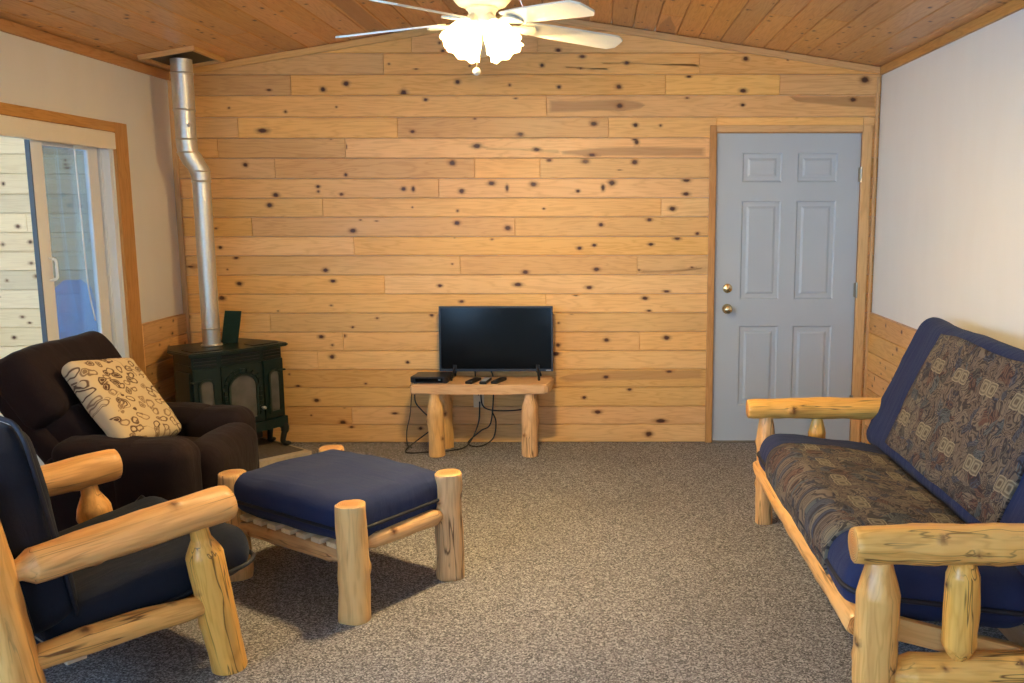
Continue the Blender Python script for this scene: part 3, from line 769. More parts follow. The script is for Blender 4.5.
knob(.833, 1.027, 'deadbolt'); knob(.833, .893, 'door_knob')
for z in (1.754, 1.016, .27):
    h = bmesh.new(); tube(h, [(1.670, D-.010, z-.05), (1.670, D-.010, z+.05)], .007, 10); box(h, 1.655, 1.670, D-.004, D+.012, z-.045, z+.045)
    link('hinge', h, 'hinge', dr)
link('threshold', B(.75, 1.665, D-.01, D+.1, .0, .007), 'hinge', dr)
# dark gap behind and the outside of the door
link('backing', B(.70, 1.75, D+.10, D+.118, 0, 2.1), 'casing', dr)

# ---- sliding patio door --------------------------------------------------
pd = empty('door_2', (XL, 4.4, 0), 'white sliding glass door to the porch, slid open, with stained wood casing', 'door', kind='structure')
xf = XL+.008
bar('casing', (xf, 5.185, 0), (xf, 5.185, 2.02), .135, .018, 'casing', pd, (0, 1, 0))
bar('casing', (xf, OY0-.065, 0), (xf, OY0-.065, 2.02), .135, .018, 'casing', pd, (0, 1, 0))
bar('casing', (xf, OY0, 1.992), (xf, OY1+.004, 1.992), .054, .018, 'casing', pd, (0, 0, 1))
fr = bmesh.new()
box(fr, XL-.12, XL-.005, OY1-.035, OY1, 0, OZ); box(fr, XL-.12, XL-.005, OY0, OY0+.035, 0, OZ); box(fr, XL-.12, XL-.005, OY0, OY1, OZ-.04, OZ); box(fr, XL-.12, XL-.005, OY0, OY1, 0, .03)
for dx in (.035, .07): box(fr, XL-.12+dx-.004, XL-.12+dx+.004, OY1-.05, OY1-.034, .03, OZ-.04)
link('jamb', fr, 'vinyl', pd)
def sash(x0, x1, y0, y1, w, name):
    b = bmesh.new()
    box(b, x0, x1, y0, y0+w, .03, OZ-.04, bev=.004); box(b, x0, x1, y1-w, y1, .03, OZ-.04, bev=.004); box(b, x0, x1, y0+w, y1-w, .03, .13); box(b, x0, x1, y0+w, y1-w, OZ-.10, OZ-.04)
    s = link(name, b, 'vinyl', pd); xm = (x0+x1)/2
    link('glass_pane', B(xm-.003, xm+.003, y0+w-.01, y1-w+.01, .12, OZ-.09), 'glass', s); return s
sash(XL-.105, XL-.080, 4.50, OY1-.03, .07, 'fixed_panel')
sl = sash(XL-.060, XL-.036, 4.435, 5.02, .095, 'sliding_panel')
link('weatherstrip', B(XL-.060, XL-.037, 4.428, 4.434, .03, OZ-.04), 'gasket', sl)
hd = bmesh.new(); tube(hd, spline([(XL-.036, 4.50, 1.19), (XL-.004, 4.50, 1.20), (XL-.002, 4.50, 1.245), (XL-.004, 4.50, 1.29), (XL-.036, 4.50, 1.30)], 6), .007, 8)
link('pull_handle', hd, 'vinyl', sl, smooth=True)
vb = empty('window_blind', (XL-.01, 4.4, 1.9), 'cream valance of a raised blind across the top of the sliding door', 'blind')
link('valance', B(XL-.018, XL+.022, OY0+.004, OY1-.004, 1.870, 1.962, bev=.005), 'valance', vb)
cd = bmesh.new(); tube(cd, spline([(XL+.0, 4.74, 1.865), (XL+.002, 4.745, 1.5), (XL+.0, 4.76, 1.15), (XL+.001, 4.80, .95)], 8), .004, 6)
link('pull_cord', cd, 'cord', vb, smooth=True)

# ---- porch beyond the sliding door ---------------------------------------
random.seed(5)
pb = Boards(lambda u, w, d: Vector((u, D+.03-d, w)))
for i in range(21):
    z0, z1 = SEAM[i]+.03-.125, SEAM[i+1]+.03-.125; x = XL-.13
    while x > -6.4:
        a = max(-6.4, x-random.uniform(.6, 1.9)); pb.board(a, x, max(z0, -.05), z1)
        for _ in range(int((x-a)*4)+1): pb.knot(random.uniform(a+.03, x-.03), random.uniform(z0+.03, z1-.03), random.uniform(.008, .02), random.uniform(.007, .014), random.uniform(.6, 1.))
        x = a
box(pb.bm, -6.4, XL-.13, D+.046, D+.13, -.05, 2.5)
struct(link('wall_porch', pb.bm, 'porch'), 'knotty board wall of the porch seen through the sliding door, its colour paled by painted daylight', 'wall')
struct(link('floor_porch', B(-5.1, XL-.12, 1.8, D+.03, -.10, -.03), 'deck'), 'grey porch deck beyond the sliding door', 'floor')
struct(link('ceiling_porch', B(-5.1, XL-.12, 1.8, D+.13, 2.5, 2.56), 'porch'), 'board porch ceiling, its colour paled by painted daylight', 'ceiling')
pw = bmesh.new()  # unseen outer wall, added to hold back sky light from the porch boards
box(pw, -5.1, -5.0, 1.9, D+.03, -.03, 1.0); box(pw, -5.1, -5.0, 1.9, D+.03, 1.9, 2.5); box(pw, -5.1, -5.0, 4.1, D+.03, 1.0, 1.9); box(pw, -5.1, -5.0, 1.9, 2.5, 1.0, 1.9)
box(pw, -5.1, XL-.12, 1.8, 1.9, -.03, 2.5)
struct(link('porch_sky_blocker', pw, 'porch'), 'unseen outer wall with an open hole, added to cut the sky light on the porch', 'wall')
# baseboard heater below the porch wall
bh = bmesh.new(); box(bh, -5.2, -3.0, D-.06, D+.028, -.03, .19, bev=.008)
for k in range(3): box(bh, -5.18, -3.02, D-.068, D-.055, .03+k*.055, .055+k*.055, bev=.003)
tag(link('baseboard_heater', bh, 'heater'), 'long pale grey ribbed heater at the foot of the porch board wall', 'heater')
pc = empty('porch_chair', (-3.12, 5.12, -.03), 'blue high-backed chair on the porch, seen through the door glass', 'chair')
cb_ = bmesh.new(); prism(cb_, [(-.15, .40), (.15, .40), (.16, 1.0), (.13, 1.12), (.06, 1.165), (-.06, 1.165), (-.13, 1.12), (-.16, 1.0)], -.015, .015, bev=.006)
mp = Matrix.Translation((-3.05, 5.20, -.03)) @ Matrix.Rotation(.5, 4, 'Z') @ Matrix.Scale(.72, 4, (1, 0, 0))
link('backrest', cb_, 'blue', pc, mp @ Matrix.Rotation(-.1, 4, 'X'))
link('seat', B(-.18, .18, -.40, .02, .40, .43, bev=.01), 'blue', pc, mp)
for sx in (-.16, .16):
    for sy in (-.38, 0.): link('leg', B(sx-.018, sx+.018, sy-.018, sy+.018, 0, .40, bev=.004), 'blue', pc, mp)

# ================================================================== FURNITURE
def leanlog(*a, **k): return log(*a, **k)
U = Vector((.6, .8, 0)); W = Vector((-.8, .6, 0)); Z = Vector((0, 0, 1))

# ---- log ottoman ---------------------------------------------------------
oA, oB, oC, oD = Vector((-.93, 3.235, 0)), Vector((-.632, 3.635, 0)), Vector((-1.535, 3.635, 0)), Vector((-1.237, 4.03, 0))
oc = (oA+oB+oC+oD)/4
ot = empty('ottoman', Matrix.Translation(oc) @ Matrix.Rotation(math.atan2(.8, .6), 4, 'Z'), 'low log ottoman with a navy cushion tied on slats, before the log armchair', 'ottoman')
for i, p in enumerate((oA, oB, oC, oD)):
    log('leg', p, p+Z*.452, [(0, .061), (.05, .063), (.5, .058), (.95, .058), (1, .057)], ot, 'logpale', 10+i, knots=4, rough=1.1)
def rail(p, q, z, r, seed, name='rail', par=ot, mat='logpale', ins=.03):
    d = (q-p).normalized(); a = p+d*ins+Z*z; b = q-d*ins+Z*z
    return log(name, a, b, [(0, r*.62), (.07, r*.7), (.14, r), (.86, r), (.93, r*.7), (1, r*.62)], par, mat, seed, knots=3)
rail(oA, oB, .285, .034, 20); rail(oC, oD, .285, .034, 21); rail(oA, oC, .235, .033, 22); rail(oB, oD, .235, .033, 23)
ux = (oB-oA).normalized(); lx = (oC-oA)
for k in range(7):
    f = .13+.74*k/6; a = oA+lx*f-ux*.022+Z*.279; b = oB+(oD-oB)*f+ux*.022+Z*.279
    bar('slat', a, b, .058, .020, 'slat', ot, ref=lx.normalized())
om = Matrix.Translation(oc+Z*.372) @ Matrix.Rotation(math.atan2((oA-oC).y, (oA-oC).x), 4, 'Z')
cu = soft('cushion', om, (.745, .555, .172), 'navy', ot, r=.065, n=(16, 12, 3), puff=(.0, .0, .24), wr=.007, seed=3)
link('piping', tube(bmesh.new(), [Vector(p) for p in rrect(.754, .564, .065, -.020)], .007, 8, True), 'piping', cu, om, smooth=True)

# ---- log armchair --------------------------------------------------------
F1 = Vector((-1.262, 2.868, 0)); S = .78
ac = empty('armchair', Matrix.Translation(F1-U*.33+W*.39) @ Matrix.Rotation(math.atan2(.8, .6), 4, 'Z'), 'peeled log armchair with dark navy futon cushions, facing the ottoman', 'armchair')
def P_(s, z, off=0.): return F1+U*s+W*off+Z*z
for k, off in enumerate((0., S)):
    sd = 30+k*10
    log('leg', P_(.005, 0, off), P_(-.075, .535, off), [(0, .059), (.55, .060), (.79, .060), (.81, .056), (.90, .032), (1, .028)], ac, 'log', sd+4, knots=3, rough=.55)
    log('leg', P_(-.60, -.0, off), P_(-.70, .80, off), [(0, .066), (.5, .064), (.97, .058), (1, .05)], ac, 'log', sd+1, knots=4)
    log('arm', P_(-.665, .545, off), P_(.035, .575, off), [(0, .028), (.10, .033), (.145, .055), (.3, .056), (.6, .060), (.97, .060), (1, .056)], ac, 'log', sd+2, knots=4, rough=.8)
    log('side_rail', P_(-.64, .275, off), P_(-.05, .25, off), [(0, .028), (.06, .030), (.14, .038), (.5, .041), (.86, .038), (.95, .030), (1, .026)], ac, 'log', sd+3, knots=3, bow=.01)
    bar('seat_rail', P_(-.44, .219, off+(.09 if off == 0 else -.09)), P_(-.12, .248, off+(.09 if off == 0 else -.09)), .034, .022, 'slat', ac, (0, 0, 1))
log('stretcher', P_(-.04, .21, .03), P_(-.04, .21, S-.03), [(0, .028), (.1, .042), (.9, .042), (1, .028)], ac, 'log', 52)
log('stretcher', P_(-.68, .20, .03), P_(-.68, .20, S-.03), [(0, .028), (.1, .042), (.9, .042), (1, .028)], ac, 'log', 53)
for k in range(4):
    s = -.43+.10*k; bar('slat', P_(s, .165+.09*(s+.6), .10), P_(s, .165+.09*(s+.6), S-.10), .06, .018, 'slat', ac, U)
sm = frame(P_(-.165, .322, S/2), U*.99+Z*.135, Z)
sc_ = soft('seat_cushion', sm, (.68, .665, .185), 'ink', ac, r=.085, n=(14, 14, 3), puff=(.0, .01, .08), wr=.006, seed=11)
link('piping', tube(bmesh.new(), [Vector(p) for p in rrect(.687, .672, .08, -.045)], .008, 8, True), 'piping', sc_, sm, smooth=True)
bdir = (Z*.985-U*.17).normalized()
bmx = frame(P_(-.545, .615, S/2), W, bdir)
bc_ = soft('back_cushion', bmx, (.665, .195, .64), 'ink', ac, r=.075, n=(14, 3, 14), puff=(.01, .10, .0), wr=.006, seed=12)
# piping runs round the back face edge: rectangle in the cushion's x-z plane
for yy in (-.062, .062):
    link('piping', tube(bmesh.new(), [Vector((p[0], yy*1.0, p[1])) for p in rrect(.668, .643, .07, 0)], .007, 8, True), 'piping', bc_, bmx, smooth=True)
for z in (.45, .74): log('back_rail', P_(-.66, z, .05), P_(-.66, z, S-.05), [(0, .026), (.1, .036), (.9, .036), (1, .026)], ac, 'log', 60+int(z*10))

# ---- dark recliner -------------------------------------------------------
rc = empty('recliner', (-2.0, 3.98, 0), 'dark brown upholstered recliner tipped back beside the sliding door', 'recliner')
yn, yf = 3.67, 4.30; RX = -.065
def rf(x, y, z, ax=0.): return Matrix.Translation((x+RX, y, z)) @ Matrix.Rotation(ax, 4, 'Y')
link('base', B(-2.32+RX, -1.74+RX, yn-.02, yf+.02, .035, .20, bev=.02), 'brown', rc)
for x in (-2.24, -1.80):
    for y in (yn+.04, yf-.04): link('foot', lathe(bmesh.new(), [(.001, 0), (.026, 0), (.03, .02), (.03, .05), (.001, .05)], 14), 'black', rc, Matrix.Translation((x+RX, y, 0)), smooth=True)
soft('seat', rf(-1.93, (yn+yf)/2, .36, .06), (.60, yf-yn-.15, .22), 'brown', rc, r=.07, n=(12, 10, 3), puff=(0, 0, .15), wr=.006, seed=1)
soft('footrest', rf(-1.665, (yn+yf)/2, .40, .06), (.19, yf-yn-.13, .27), 'brown', rc, r=.075, n=(3, 10, 6), puff=(.12, 0, .08), wr=.006, seed=2)
soft('front_panel', rf(-1.675, (yn+yf)/2, .19, .06), (.16, yf-yn-.13, .22), 'brown', rc, r=.05, n=(3, 10, 5), puff=(.15, 0, .0), wr=.005, seed=3)
for y, sd in ((yn, 4), (yf, 5)):
    soft('arm_side', rf(-1.955, y, .285), (.57, .17, .48), 'brown', rc, r=.05, n=(12, 3, 8), puff=(.02, .10, .0), wr=.005, seed=sd)
    soft('arm_pad', rf(-2.01, y, .532, .02), (.38, .19, .125), 'brown', rc, r=.062, n=(14, 5, 2), puff=(.02, .05, .10), wr=.008, seed=sd+4)
    soft('arm_front_pad', rf(-1.795, y, .352, .0), (.315, .215, .465), 'brown', rc, r=.075, n=(8, 5, 10), puff=(.03, .06, .02), wr=.006, seed=sd+8)
bang = -math.radians(36)
def bk(s, t): # point up the leaned back: s along the slope, t out of it
    return Vector((-2.045+RX-math.sin(-bang)*s+math.cos(bang)*t, (yn+yf)/2-.0, .43+math.cos(bang)*s+math.sin(-bang)*t))
def bkm(s, t): q = bk(s, t); return Matrix.Translation(q) @ Matrix.Rotation(bang, 4, 'Y')
soft('back_frame', bkm(.27, -.105), (.12, .65, .66), 'brown', rc, r=.045, n=(3, 12, 12), puff=(.1, .0, 0), wr=.004, seed=20)
soft('back_cushion', bkm(.155, -.015), (.19, .60, .34), 'brown', rc, r=.05, n=(4, 14, 8), puff=(.10, .0, .02), wr=.007, seed=21)
soft('head_cushion', bkm(.458, -.017), (.20, .67, .34), 'brown', rc, r=.06, n=(4, 14, 8), puff=(.11, .02, .02), wr=.007, seed=22)
lv = bmesh.new(); tube(lv, [p+Vector((RX, 0, 0)) for p in spline([(-1.88, yn-.075, .30), (-1.88, yn-.115, .31), (-1.84, yn-.125, .34), (-1.80, yn-.125, .38)], 6)], [.011]*19, 8)
link('lever', lv, 'black', rc, smooth=True)
# printed cushion lying against the recliner's back
pm = Matrix.Translation((-2.110, 3.915, .700)) @ Matrix.Rotation(-math.radians(38), 4, 'Y') @ Matrix.Rotation(math.radians(90), 4, 'Y') @ Matrix.Rotation(math.radians(-9), 4, 'Z')
tp = soft('throw_pillow', pm, (.44, .435, .088), 'print', None, r=.036, n=(16, 16, 2), puff=(.0, .0, .30), wr=.006, seed=31)
tag(tp, 'square cream cushion printed with brown swirling flowers, propped in the dark recliner', 'cushion')

# ---- hearth pad, stove, stove pipe --------------------------------------
SA = Vector((.629, .777, 0)); SB = Vector((-.777, .629, 0)); SO = Vector((-2.375, 5.16, 0))
hp = bmesh.new()
fR = Vector((-1.812, 5.500, 0)); fL = fR-Vector((.69, .724, 0))*.86
wl_ = fL+SB*((XL+.016-fL.x)/SB.x); wr2 = fR+SB*((D-.001-fR.y)/SB.y)
hpoly = [fL, fR, wr2, Vector((XL+.016, D-.001, 0)), wl_]
def inset(pts, d):
    c = sum(pts, Vector())/len(pts); return [p+(c-p).normalized()*d for p in pts]
ht = empty('hearth_pad', (fL+fR)/2, 'low corner hearth with a beige tile edge and pebbled top under the stove', 'hearth')
link('tile_edge', prismz(hp, [(p.x, p.y) for p in hpoly], 0, .036), 'stone', ht)
hi = bmesh.new(); e1 = fL+SB*.055+SA*.0; e2 = fR+SB*.055-SA*.02
prismz(hi, [(p.x, p.y) for p in (e1+SA*.02, e2, wr2-SA*.02-Vector((0, .012, 0)), Vector((XL+.03, D-.014, 0)), wl_+SA*.01+Vector((.012, 0, 0)))], .030, .040)
link('pebble_top', hi, 'pebble', ht)
sv = empty('stove', Matrix.Translation(SO+Z*.04) @ Matrix.Rotation(math.atan2(SA.y, SA.x), 4, 'Z'), 'dark green enamel heating stove with arched glass, standing across the corner', 'stove')
SM = wm(sv)      # local: x along the front, y into the corner, z up from the pad
Wd, ZB, ZT = .604, .165, .645
body = [(.0, .012), (.165, -.018), (.439, -.018), (.604, .012), (.604, .10), (.52, .40), (.08, .40), (.0, .23)]
link('body', prismz(bmesh.new(), [(x+.012*(1 if x < .3 else -1), y+.012) for x, y in body], ZB, ZT), 'enamel', sv, SM)
top = bmesh.new(); prismz(top, [(-.018, -.012), (.16, -.046), (.444, -.046), (.622, -.012), (.624, .115), (.53, .425), (.07, .425), (-.02, .245)], ZT, ZT+.022)
es = [e for e in top.edges if abs(e.verts[0].co.z-e.verts[1].co.z) < 1e-4]
bmesh.ops.bevel(top, geom=es, offset=.006, segments=2, affect='EDGES'); link('top_plate', top, 'enamel', sv, SM)
tg = bmesh.new(); prismz(tg, [(.03, .03), (.20, .01), (.20, .10), (.10, .20), (.03, .17)], ZT+.021, ZT+.027); prismz(tg, [(.40, .01), (.58, .03), (.57, .12), (.50, .22), (.40, .12)], ZT+.021, ZT+.027)
link('top_grille', tg, 'enamelb', sv, SM)
link('plinth', prismz(bmesh.new(), [(.0, .0), (.165, -.03), (.439, -.03), (.604, .0), (.604, .11), (.52, .40), (.08, .40), (.0, .23)], ZB-.03, ZB+.03), 'enamel', sv, SM)
def facet(x0, x1):  # local frame on a front facet: x along, y up, z outwards
    yy = lambda x: (.024-.03*x/.165) if x < .165 else (-.006 if x <= .439 else -.006+.03*(x-.439)/.165)
    a = Vector((x0, yy(x0), 0)); b = Vector((x1, yy(x1), 0)); d = (b-a)
    return SM @ frame(a, d, Vector((d.y, -d.x, 0))), d.length
def arch(w, h, cx, z0, n=14):
    r = w/2; pts = [(cx-r, z0), (cx+r, z0)]
    return pts+[(cx+r*math.cos(PI*i/n), z0+h-r*.8+r*.8*math.sin(PI*i/n)) for i in range(n+1)]
def archring(bm, w, h, cx, z0, t, d0, d1):
    A = arch(w, h, cx, z0); O = arch(w+2*t, h+2*t, cx, z0-t)
    n = len(A); v = [[bm.verts.new((p[0], p[1], d)) for p in L] for L in (A, O) for d in (d0, d1)]
    for i in range(n):
        k = (i+1) % n
        bm.faces.new((v[1][i], v[1][k], v[3][k], v[3][i])); bm.faces.new((v[0][i], v[1][i], v[1][k], v[0][k])); bm.faces.new((v[2][i], v[2][k], v[3][k], v[3][i]))
def flat(pts, d0, d1, bm=None):
    bm = bm or bmesh.new(); a = [bm.verts.new((p[0], p[1], d0)) for p in pts]; b = [bm.verts.new((p[0], p[1], d1)) for p in pts]; n = len(pts)
    bm.faces.new(a[::-1]); bm.faces.new(b)
    for i in range(n): bm.faces.new((a[i], a[(i+1) % n], b[(i+1) % n], b[i]))
    return bm
for (x0, x1, nm, gw, gh, gz, cxo) in ((.008, .165, 'side_window', .072, .25, .245, .0), (.165, .439, 'door', .165, .265, .235, 0.), (.439, .596, 'side_window', .068, .25, .245, 0.)):
    fm, L = facet(x0, x1); cx = L/2+cxo
    pb_ = bmesh.new()
    rec = [(.006, ZB+.035), (L-.006, ZB+.035), (L-.006, ZT-.075), (.006, ZT-.075)]
    flat(rec, -.004, .010, pb_); archring(pb_, gw, gh, cx, gz, .014, .008, .022)
    d_ = link(nm, pb_, 'enamel', sv, fm)
    link('glass', flat(arch(gw, gh, cx, gz), .009, .013), 'stoveglass', d_, fm)
    if nm == 'door':
        br = bmesh.new(); r0 = gw/2+.020
        for i in range(9):
            a = PI*(i+.5)/9; cxx, czz = cx+(r0+.011)*math.cos(a), gz+gh-gw*.4+(r0*.86+.011)*math.sin(a)
            m4 = Matrix.Translation((cxx, czz, .014)) @ Matrix.Rotation(a-PI/2, 4, 'Z')
            q = bmesh.ops.create_cube(br, size=1., matrix=m4 @ Matrix.Diagonal((.027, .020, .014, 1)))
        for sx in (-1, 1):
            for i in range(6):
                bmesh.ops.create_cube(br, size=1., matrix=Matrix.Translation((cx+sx*(r0+.011), gz+.02+i*.030, .014)) @ Matrix.Diagonal((.020, .026, .014, 1)))
        link('arch_surround', br, 'enamel', d_, fm)
        link('door_knob', lathe(bmesh.new(), [(.001, 0), (.008, 0), (.006, .02), (.012, .028), (.010, .04), (.001, .043)], 16), 'steel', d_, fm @ Matrix.Translation((L-.022, gz+.05, .012)), smooth=True)
    vt = bmesh.new()
    for k in range(3): flat([(.015, ZT-.060+k*.019), (L-.015, ZT-.060+k*.019), (L-.015, ZT-.052+k*.019), (.015, ZT-.052+k*.019)], -.004, .009, vt)
    link('vent_slats', vt, 'enamelb', sv, fm)
sd_ = bmesh.new()
flat([(.02, ZB+.05), (.19, ZB+.05), (.19, ZT-.10), (.02, ZT-.10)], -.002, .008, sd_); flat([(.015, ZT-.07), (.2, ZT-.07), (.2, ZT-.055), (.015, ZT-.055)], -.002, .006, sd_)
link('side_panel', sd_, 'enamel', sv, SM @ frame((.011, .235, 0), (0, -1, 0), (-1, 0, 0)))
link('side_bead', B(-.004, .605, -.002, .02, ZT-.155, ZT-.145, bev=.003), 'enamel', sv, SM)
for (lx_, ly_, ang) in ((.045, .03, -2.3), (.565, .03, -.7), (.56, .16, .6), (.08, .30, 2.4)):
    dx, dy = math.cos(ang), math.sin(ang)
    lg = tube(bmesh.new(), spline([(lx_, ly_, ZB-.005), (lx_+dx*.028, ly_+dy*.028, ZB-.045), (lx_+dx*.018, ly_+dy*.018, .07), (lx_+dx*.012, ly_+dy*.012, .03), (lx_+dx*.030, ly_+dy*.030, .012)], 6),
              [.030-.0006*i if i < 10 else .022-.0003*i for i in range(25)], 10)
    lathe_ = bmesh.ops.create_uvsphere(lg, u_segments=10, v_segments=6, radius=.024, matrix=Matrix.Translation((lx_+dx*.034, ly_+dy*.034, .0145)) @ Matrix.Diagonal((1.2, 1.2, .6, 1)))
    link('leg', lg, 'enamelb', sv, SM, smooth=True)
link('burner_box', B(.12, .48, .09, .33, .06, ZB-.02, bev=.01), 'black', sv, SM)
# flap plate standing at the back of the top beside the pipe
link('flue_plate', prism(bmesh.new(), [(-.050, 0), (.045, 0), (.075, .20), (-.02, .205)], -.012, .012, bev=.004), 'enamelr', sv, Matrix.Translation((-2.325, 5.60, ZT+.062)) @ Matrix.Rotation(.25, 4, 'Z') @ Matrix.Rotation(-.12, 4, 'X'))
sp = empty('stove_pipe', (-2.395, 5.50, ZT+.062), 'galvanised stove pipe with a bend, rising from the stove to the ceiling', 'pipe')
def pipe(name, pts, r, seg=24):
    return smooth_angle(link(name, tube(bmesh.new(), pts, r, seg), 'steel', sp), 50)
lo, hi_ = Vector((-2.395, 5.50, 0)), Vector((-2.455, 5.47, 0)); z0p = ZT+.0615
pipe('pipe_section', [lo+Z*z0p, lo+Z*1.725], .052)
pipe('elbow', [lo+Z*1.70, lo+Z*1.735, lo+Z*1.765+(hi_-lo)*.06, lo+Z*1.80+(hi_-lo)*.30, lo+Z*1.835+(hi_-lo)*.62, lo+Z*1.875+(hi_-lo)*.94, hi_+Z*1.945], [.0535, .0535, .058, .054, .060, .058, .059])
pipe('pipe_section', [hi_+Z*1.93, hi_+Z*2.13], .058); pipe('pipe_section', [hi_+Z*2.11, hi_+Z*2.41], .061)
for c_, z, r in ((lo, z0p+.11, .0535), (lo, 1.705, .0555), (lo+(hi_-lo)*.06, 1.765, .058), (lo+(hi_-lo)*.94, 1.875, .060), (hi_, 1.95, .0600), (hi_, 2.12, .0625), (hi_, 2.33, .0625), (lo, z0p+.006, .062)):
    pipe('collar', [c_+Z*(z-.006), c_+Z*z, c_+Z*(z+.006)], [r-.001, r+.002, r-.001])
link('damper_knob', lathe(bmesh.new(), [(.001, 0), (.005, 0), (.005, .012), (.010, .014), (.010, .022), (.001, .024)], 12), 'steel', sp, frame(hi_+Z*2.03+Vector((.035, -.042, 0)), (.77, .64, 0), (.64, -.77, 0)), smooth=True)
# square pine collar under the sloping ceiling
cbx = empty('ceiling_collar', (-2.46, 5.51, 2.38), 'square pine frame round the stove pipe at the ceiling', 'collar')
sl_ = math.atan2(RIDZ-ZEL, RIDX-XL); cm = Matrix.Translation((-2.46, 5.51, ceil_z(-2.46)-.0145)) @ Matrix.Rotation(-sl_, 4, 'Y')
for nm, a in (('frame_board', (-.165, .165, -.215, -.193)), ('frame_board', (-.165, .165, .193, .215)), ('frame_board', (-.165, -.143, -.193, .193)), ('frame_board', (.143, .165, -.193, .193))):
    horiz = (a[1]-a[0]) > (a[3]-a[2])
    p0 = (a[0], (a[2]+a[3])/2, 0) if horiz else ((a[0]+a[1])/2, a[2], 0); p1 = (a[1], (a[2]+a[3])/2, 0) if horiz else ((a[0]+a[1])/2, a[3], 0)
    bar(nm, cm @ Vector(p0), cm @ Vector(p1), .022, .028, 'trim', cbx, ref=(cm.to_3x3() @ Vector((0, 1, 0))) if horiz else (cm.to_3x3() @ Vector((1, 0, 0))))
link('plate', B(-.142, .142, -.192, .192, .004, .010), 'enamelb', cbx, cm)

# ---- log bench, television and what stands on it -------------------------
be = empty('bench', (-.74, 5.60, 0), 'small log bench with a plank top under the television', 'bench')
BT = .462
tb = bmesh.new()
prismz(tb, [(-1.178, 5.488), (-1.165, 5.480), (-.90, 5.484), (-.60, 5.478), (-.345, 5.480), (-.322, 5.495), (-.308, 5.60), (-.300, 5.765), (-1.205, 5.765), (-1.195, 5.60)], BT-.062, BT)
es = [e for e in tb.edges if abs(e.verts[0].co.z-e.verts[1].co.z) < 1e-4]
bmesh.ops.bevel(tb, geom=es, offset=.010, segments=3, affect='EDGES')
link('top', tb, 'slab', be)
for i, (x, y, r) in enumerate(((-1.026, 5.515, .050), (-.440, 5.515, .050), (-1.0, 5.71, .045), (-.45, 5.71, .045))):
    log('leg', (x, y, 0), (x-.008 if i % 2 == 0 else x+.004, y+.01, BT-.055), [(0, r), (.72, r*1.05), (.80, r*.95), (.92, r*.68), (1, r*.66)], be, 'logpale', 70+i, knots=5, rough=1.5)
TVY = 5.69
tvm = Matrix.Translation((-.662, TVY, BT)) @ Matrix.Rotation(-math.radians(3.4), 4, 'X')
tv = empty('television', Matrix.Translation((-.662, TVY, BT)), 'black flat-screen television standing on the log bench', 'television')
bz = bmesh.new(); w_, z0_, z1_ = .363, .048, .465
for a in ((-w_, w_, z1_-.011, z1_), (-w_, w_, z0_, z0_+.016), (-w_, -w_+.010, z0_+.016, z1_-.011), (w_-.010, w_, z0_+.016, z1_-.011)): box(bz, a[0], a[1], -.018, .02, a[2], a[3])
link('bezel', bz, 'black', tv, tvm)
link('screen', B(-w_+.010, w_-.010, -.012, .0, z0_+.016, z1_-.011), 'screen', tv, tvm)
link('back_shell', B(-w_+.004, w_-.004, .0, .022, z0_+.004, z1_-.004, bev=.004), 'black', tv, tvm)
link('back_box', B(-.25, .25, .018, .055, z0_+.02, z0_+.25, bev=.012), 'black', tv, tvm)
link('badge', B(w_-.045, w_-.012, -.0188, -.0178, z0_+.004, z0_+.010), 'logo', tv, tvm)
for sx in (-1, 1):
    ft = bmesh.new(); x = sx*.266
    tube(ft, [(x, .0, .075), (x+sx*.012, -.085, .006)], .008, 8); tube(ft, [(x, .0, .075), (x+sx*.012, .075, .006)], .008, 8); box(ft, x-.012, x+.012, -.01, .014, .04, .09)
    link('foot', ft, 'black', tv, Matrix.Translation((-.662, TVY, BT)))
cb2 = empty('cable_box', (-1.06, 5.575, BT), 'black set-top box at the end of the bench, beside the television', 'set-top box')
cbx_ = bmesh.new(); prismz(cbx_, [(-1.185, 5.535), (-1.16, 5.515), (-.965, 5.515), (-.945, 5.535), (-.945, 5.70), (-1.165, 5.70)], BT+.004, BT+.042)
bmesh.ops.bevel(cbx_, geom=[e for e in cbx_.edges], offset=.004, segments=2, affect='EDGES'); link('case', cbx_, 'black', cb2)
link('front_panel', B(-1.15, -.98, 5.511, 5.516, BT+.012, BT+.034, bev=.002), 'screen', cb2)
link('light', B(-1.005, -.992, 5.5095, 5.5115, BT+.022, BT+.027), 'greybtn', cb2)
for x, y in ((-1.15, 5.53), (-.965, 5.54), (-1.15, 5.68), (-.965, 5.68)): link('foot', B(x-.01, x+.01, y-.01, y+.01, BT, BT+.006), 'black', cb2)
def remote(x, y, rot, label, pale, ln=.15):
    m = Matrix.Translation((x, y, BT)) @ Matrix.Rotation(rot, 4, 'Z')
    e_ = empty('remote_control', m, label, 'remote control', 'remote controls on the bench')
    link('case', B(-.023, .023, -ln/2, ln/2, .001, .019, bev=.006), 'black', e_, m)
    k = bmesh.new()
    for i in range(3):
        for j in range(6): box(k, -.014+i*.011, -.006+i*.011, -ln*.38+j*.018, -ln*.38+j*.018+.010, .0185, .021)
    link('buttons', k, 'greybtn' if pale else 'black', e_, m)
    if pale: link('key_pad', B(-.019, .019, -.01, .055, .0188, .0205, bev=.001), 'greybtn', e_, m)
remote(-.795, 5.565, -.30, 'black remote control beside the set-top box, first of three', False)
remote(-.717, 5.560, -.12, 'middle remote control with a pale grey key pad', True)
remote(-.635, 5.570, -.32, 'black remote control under the end of the television away from the set-top box', False)
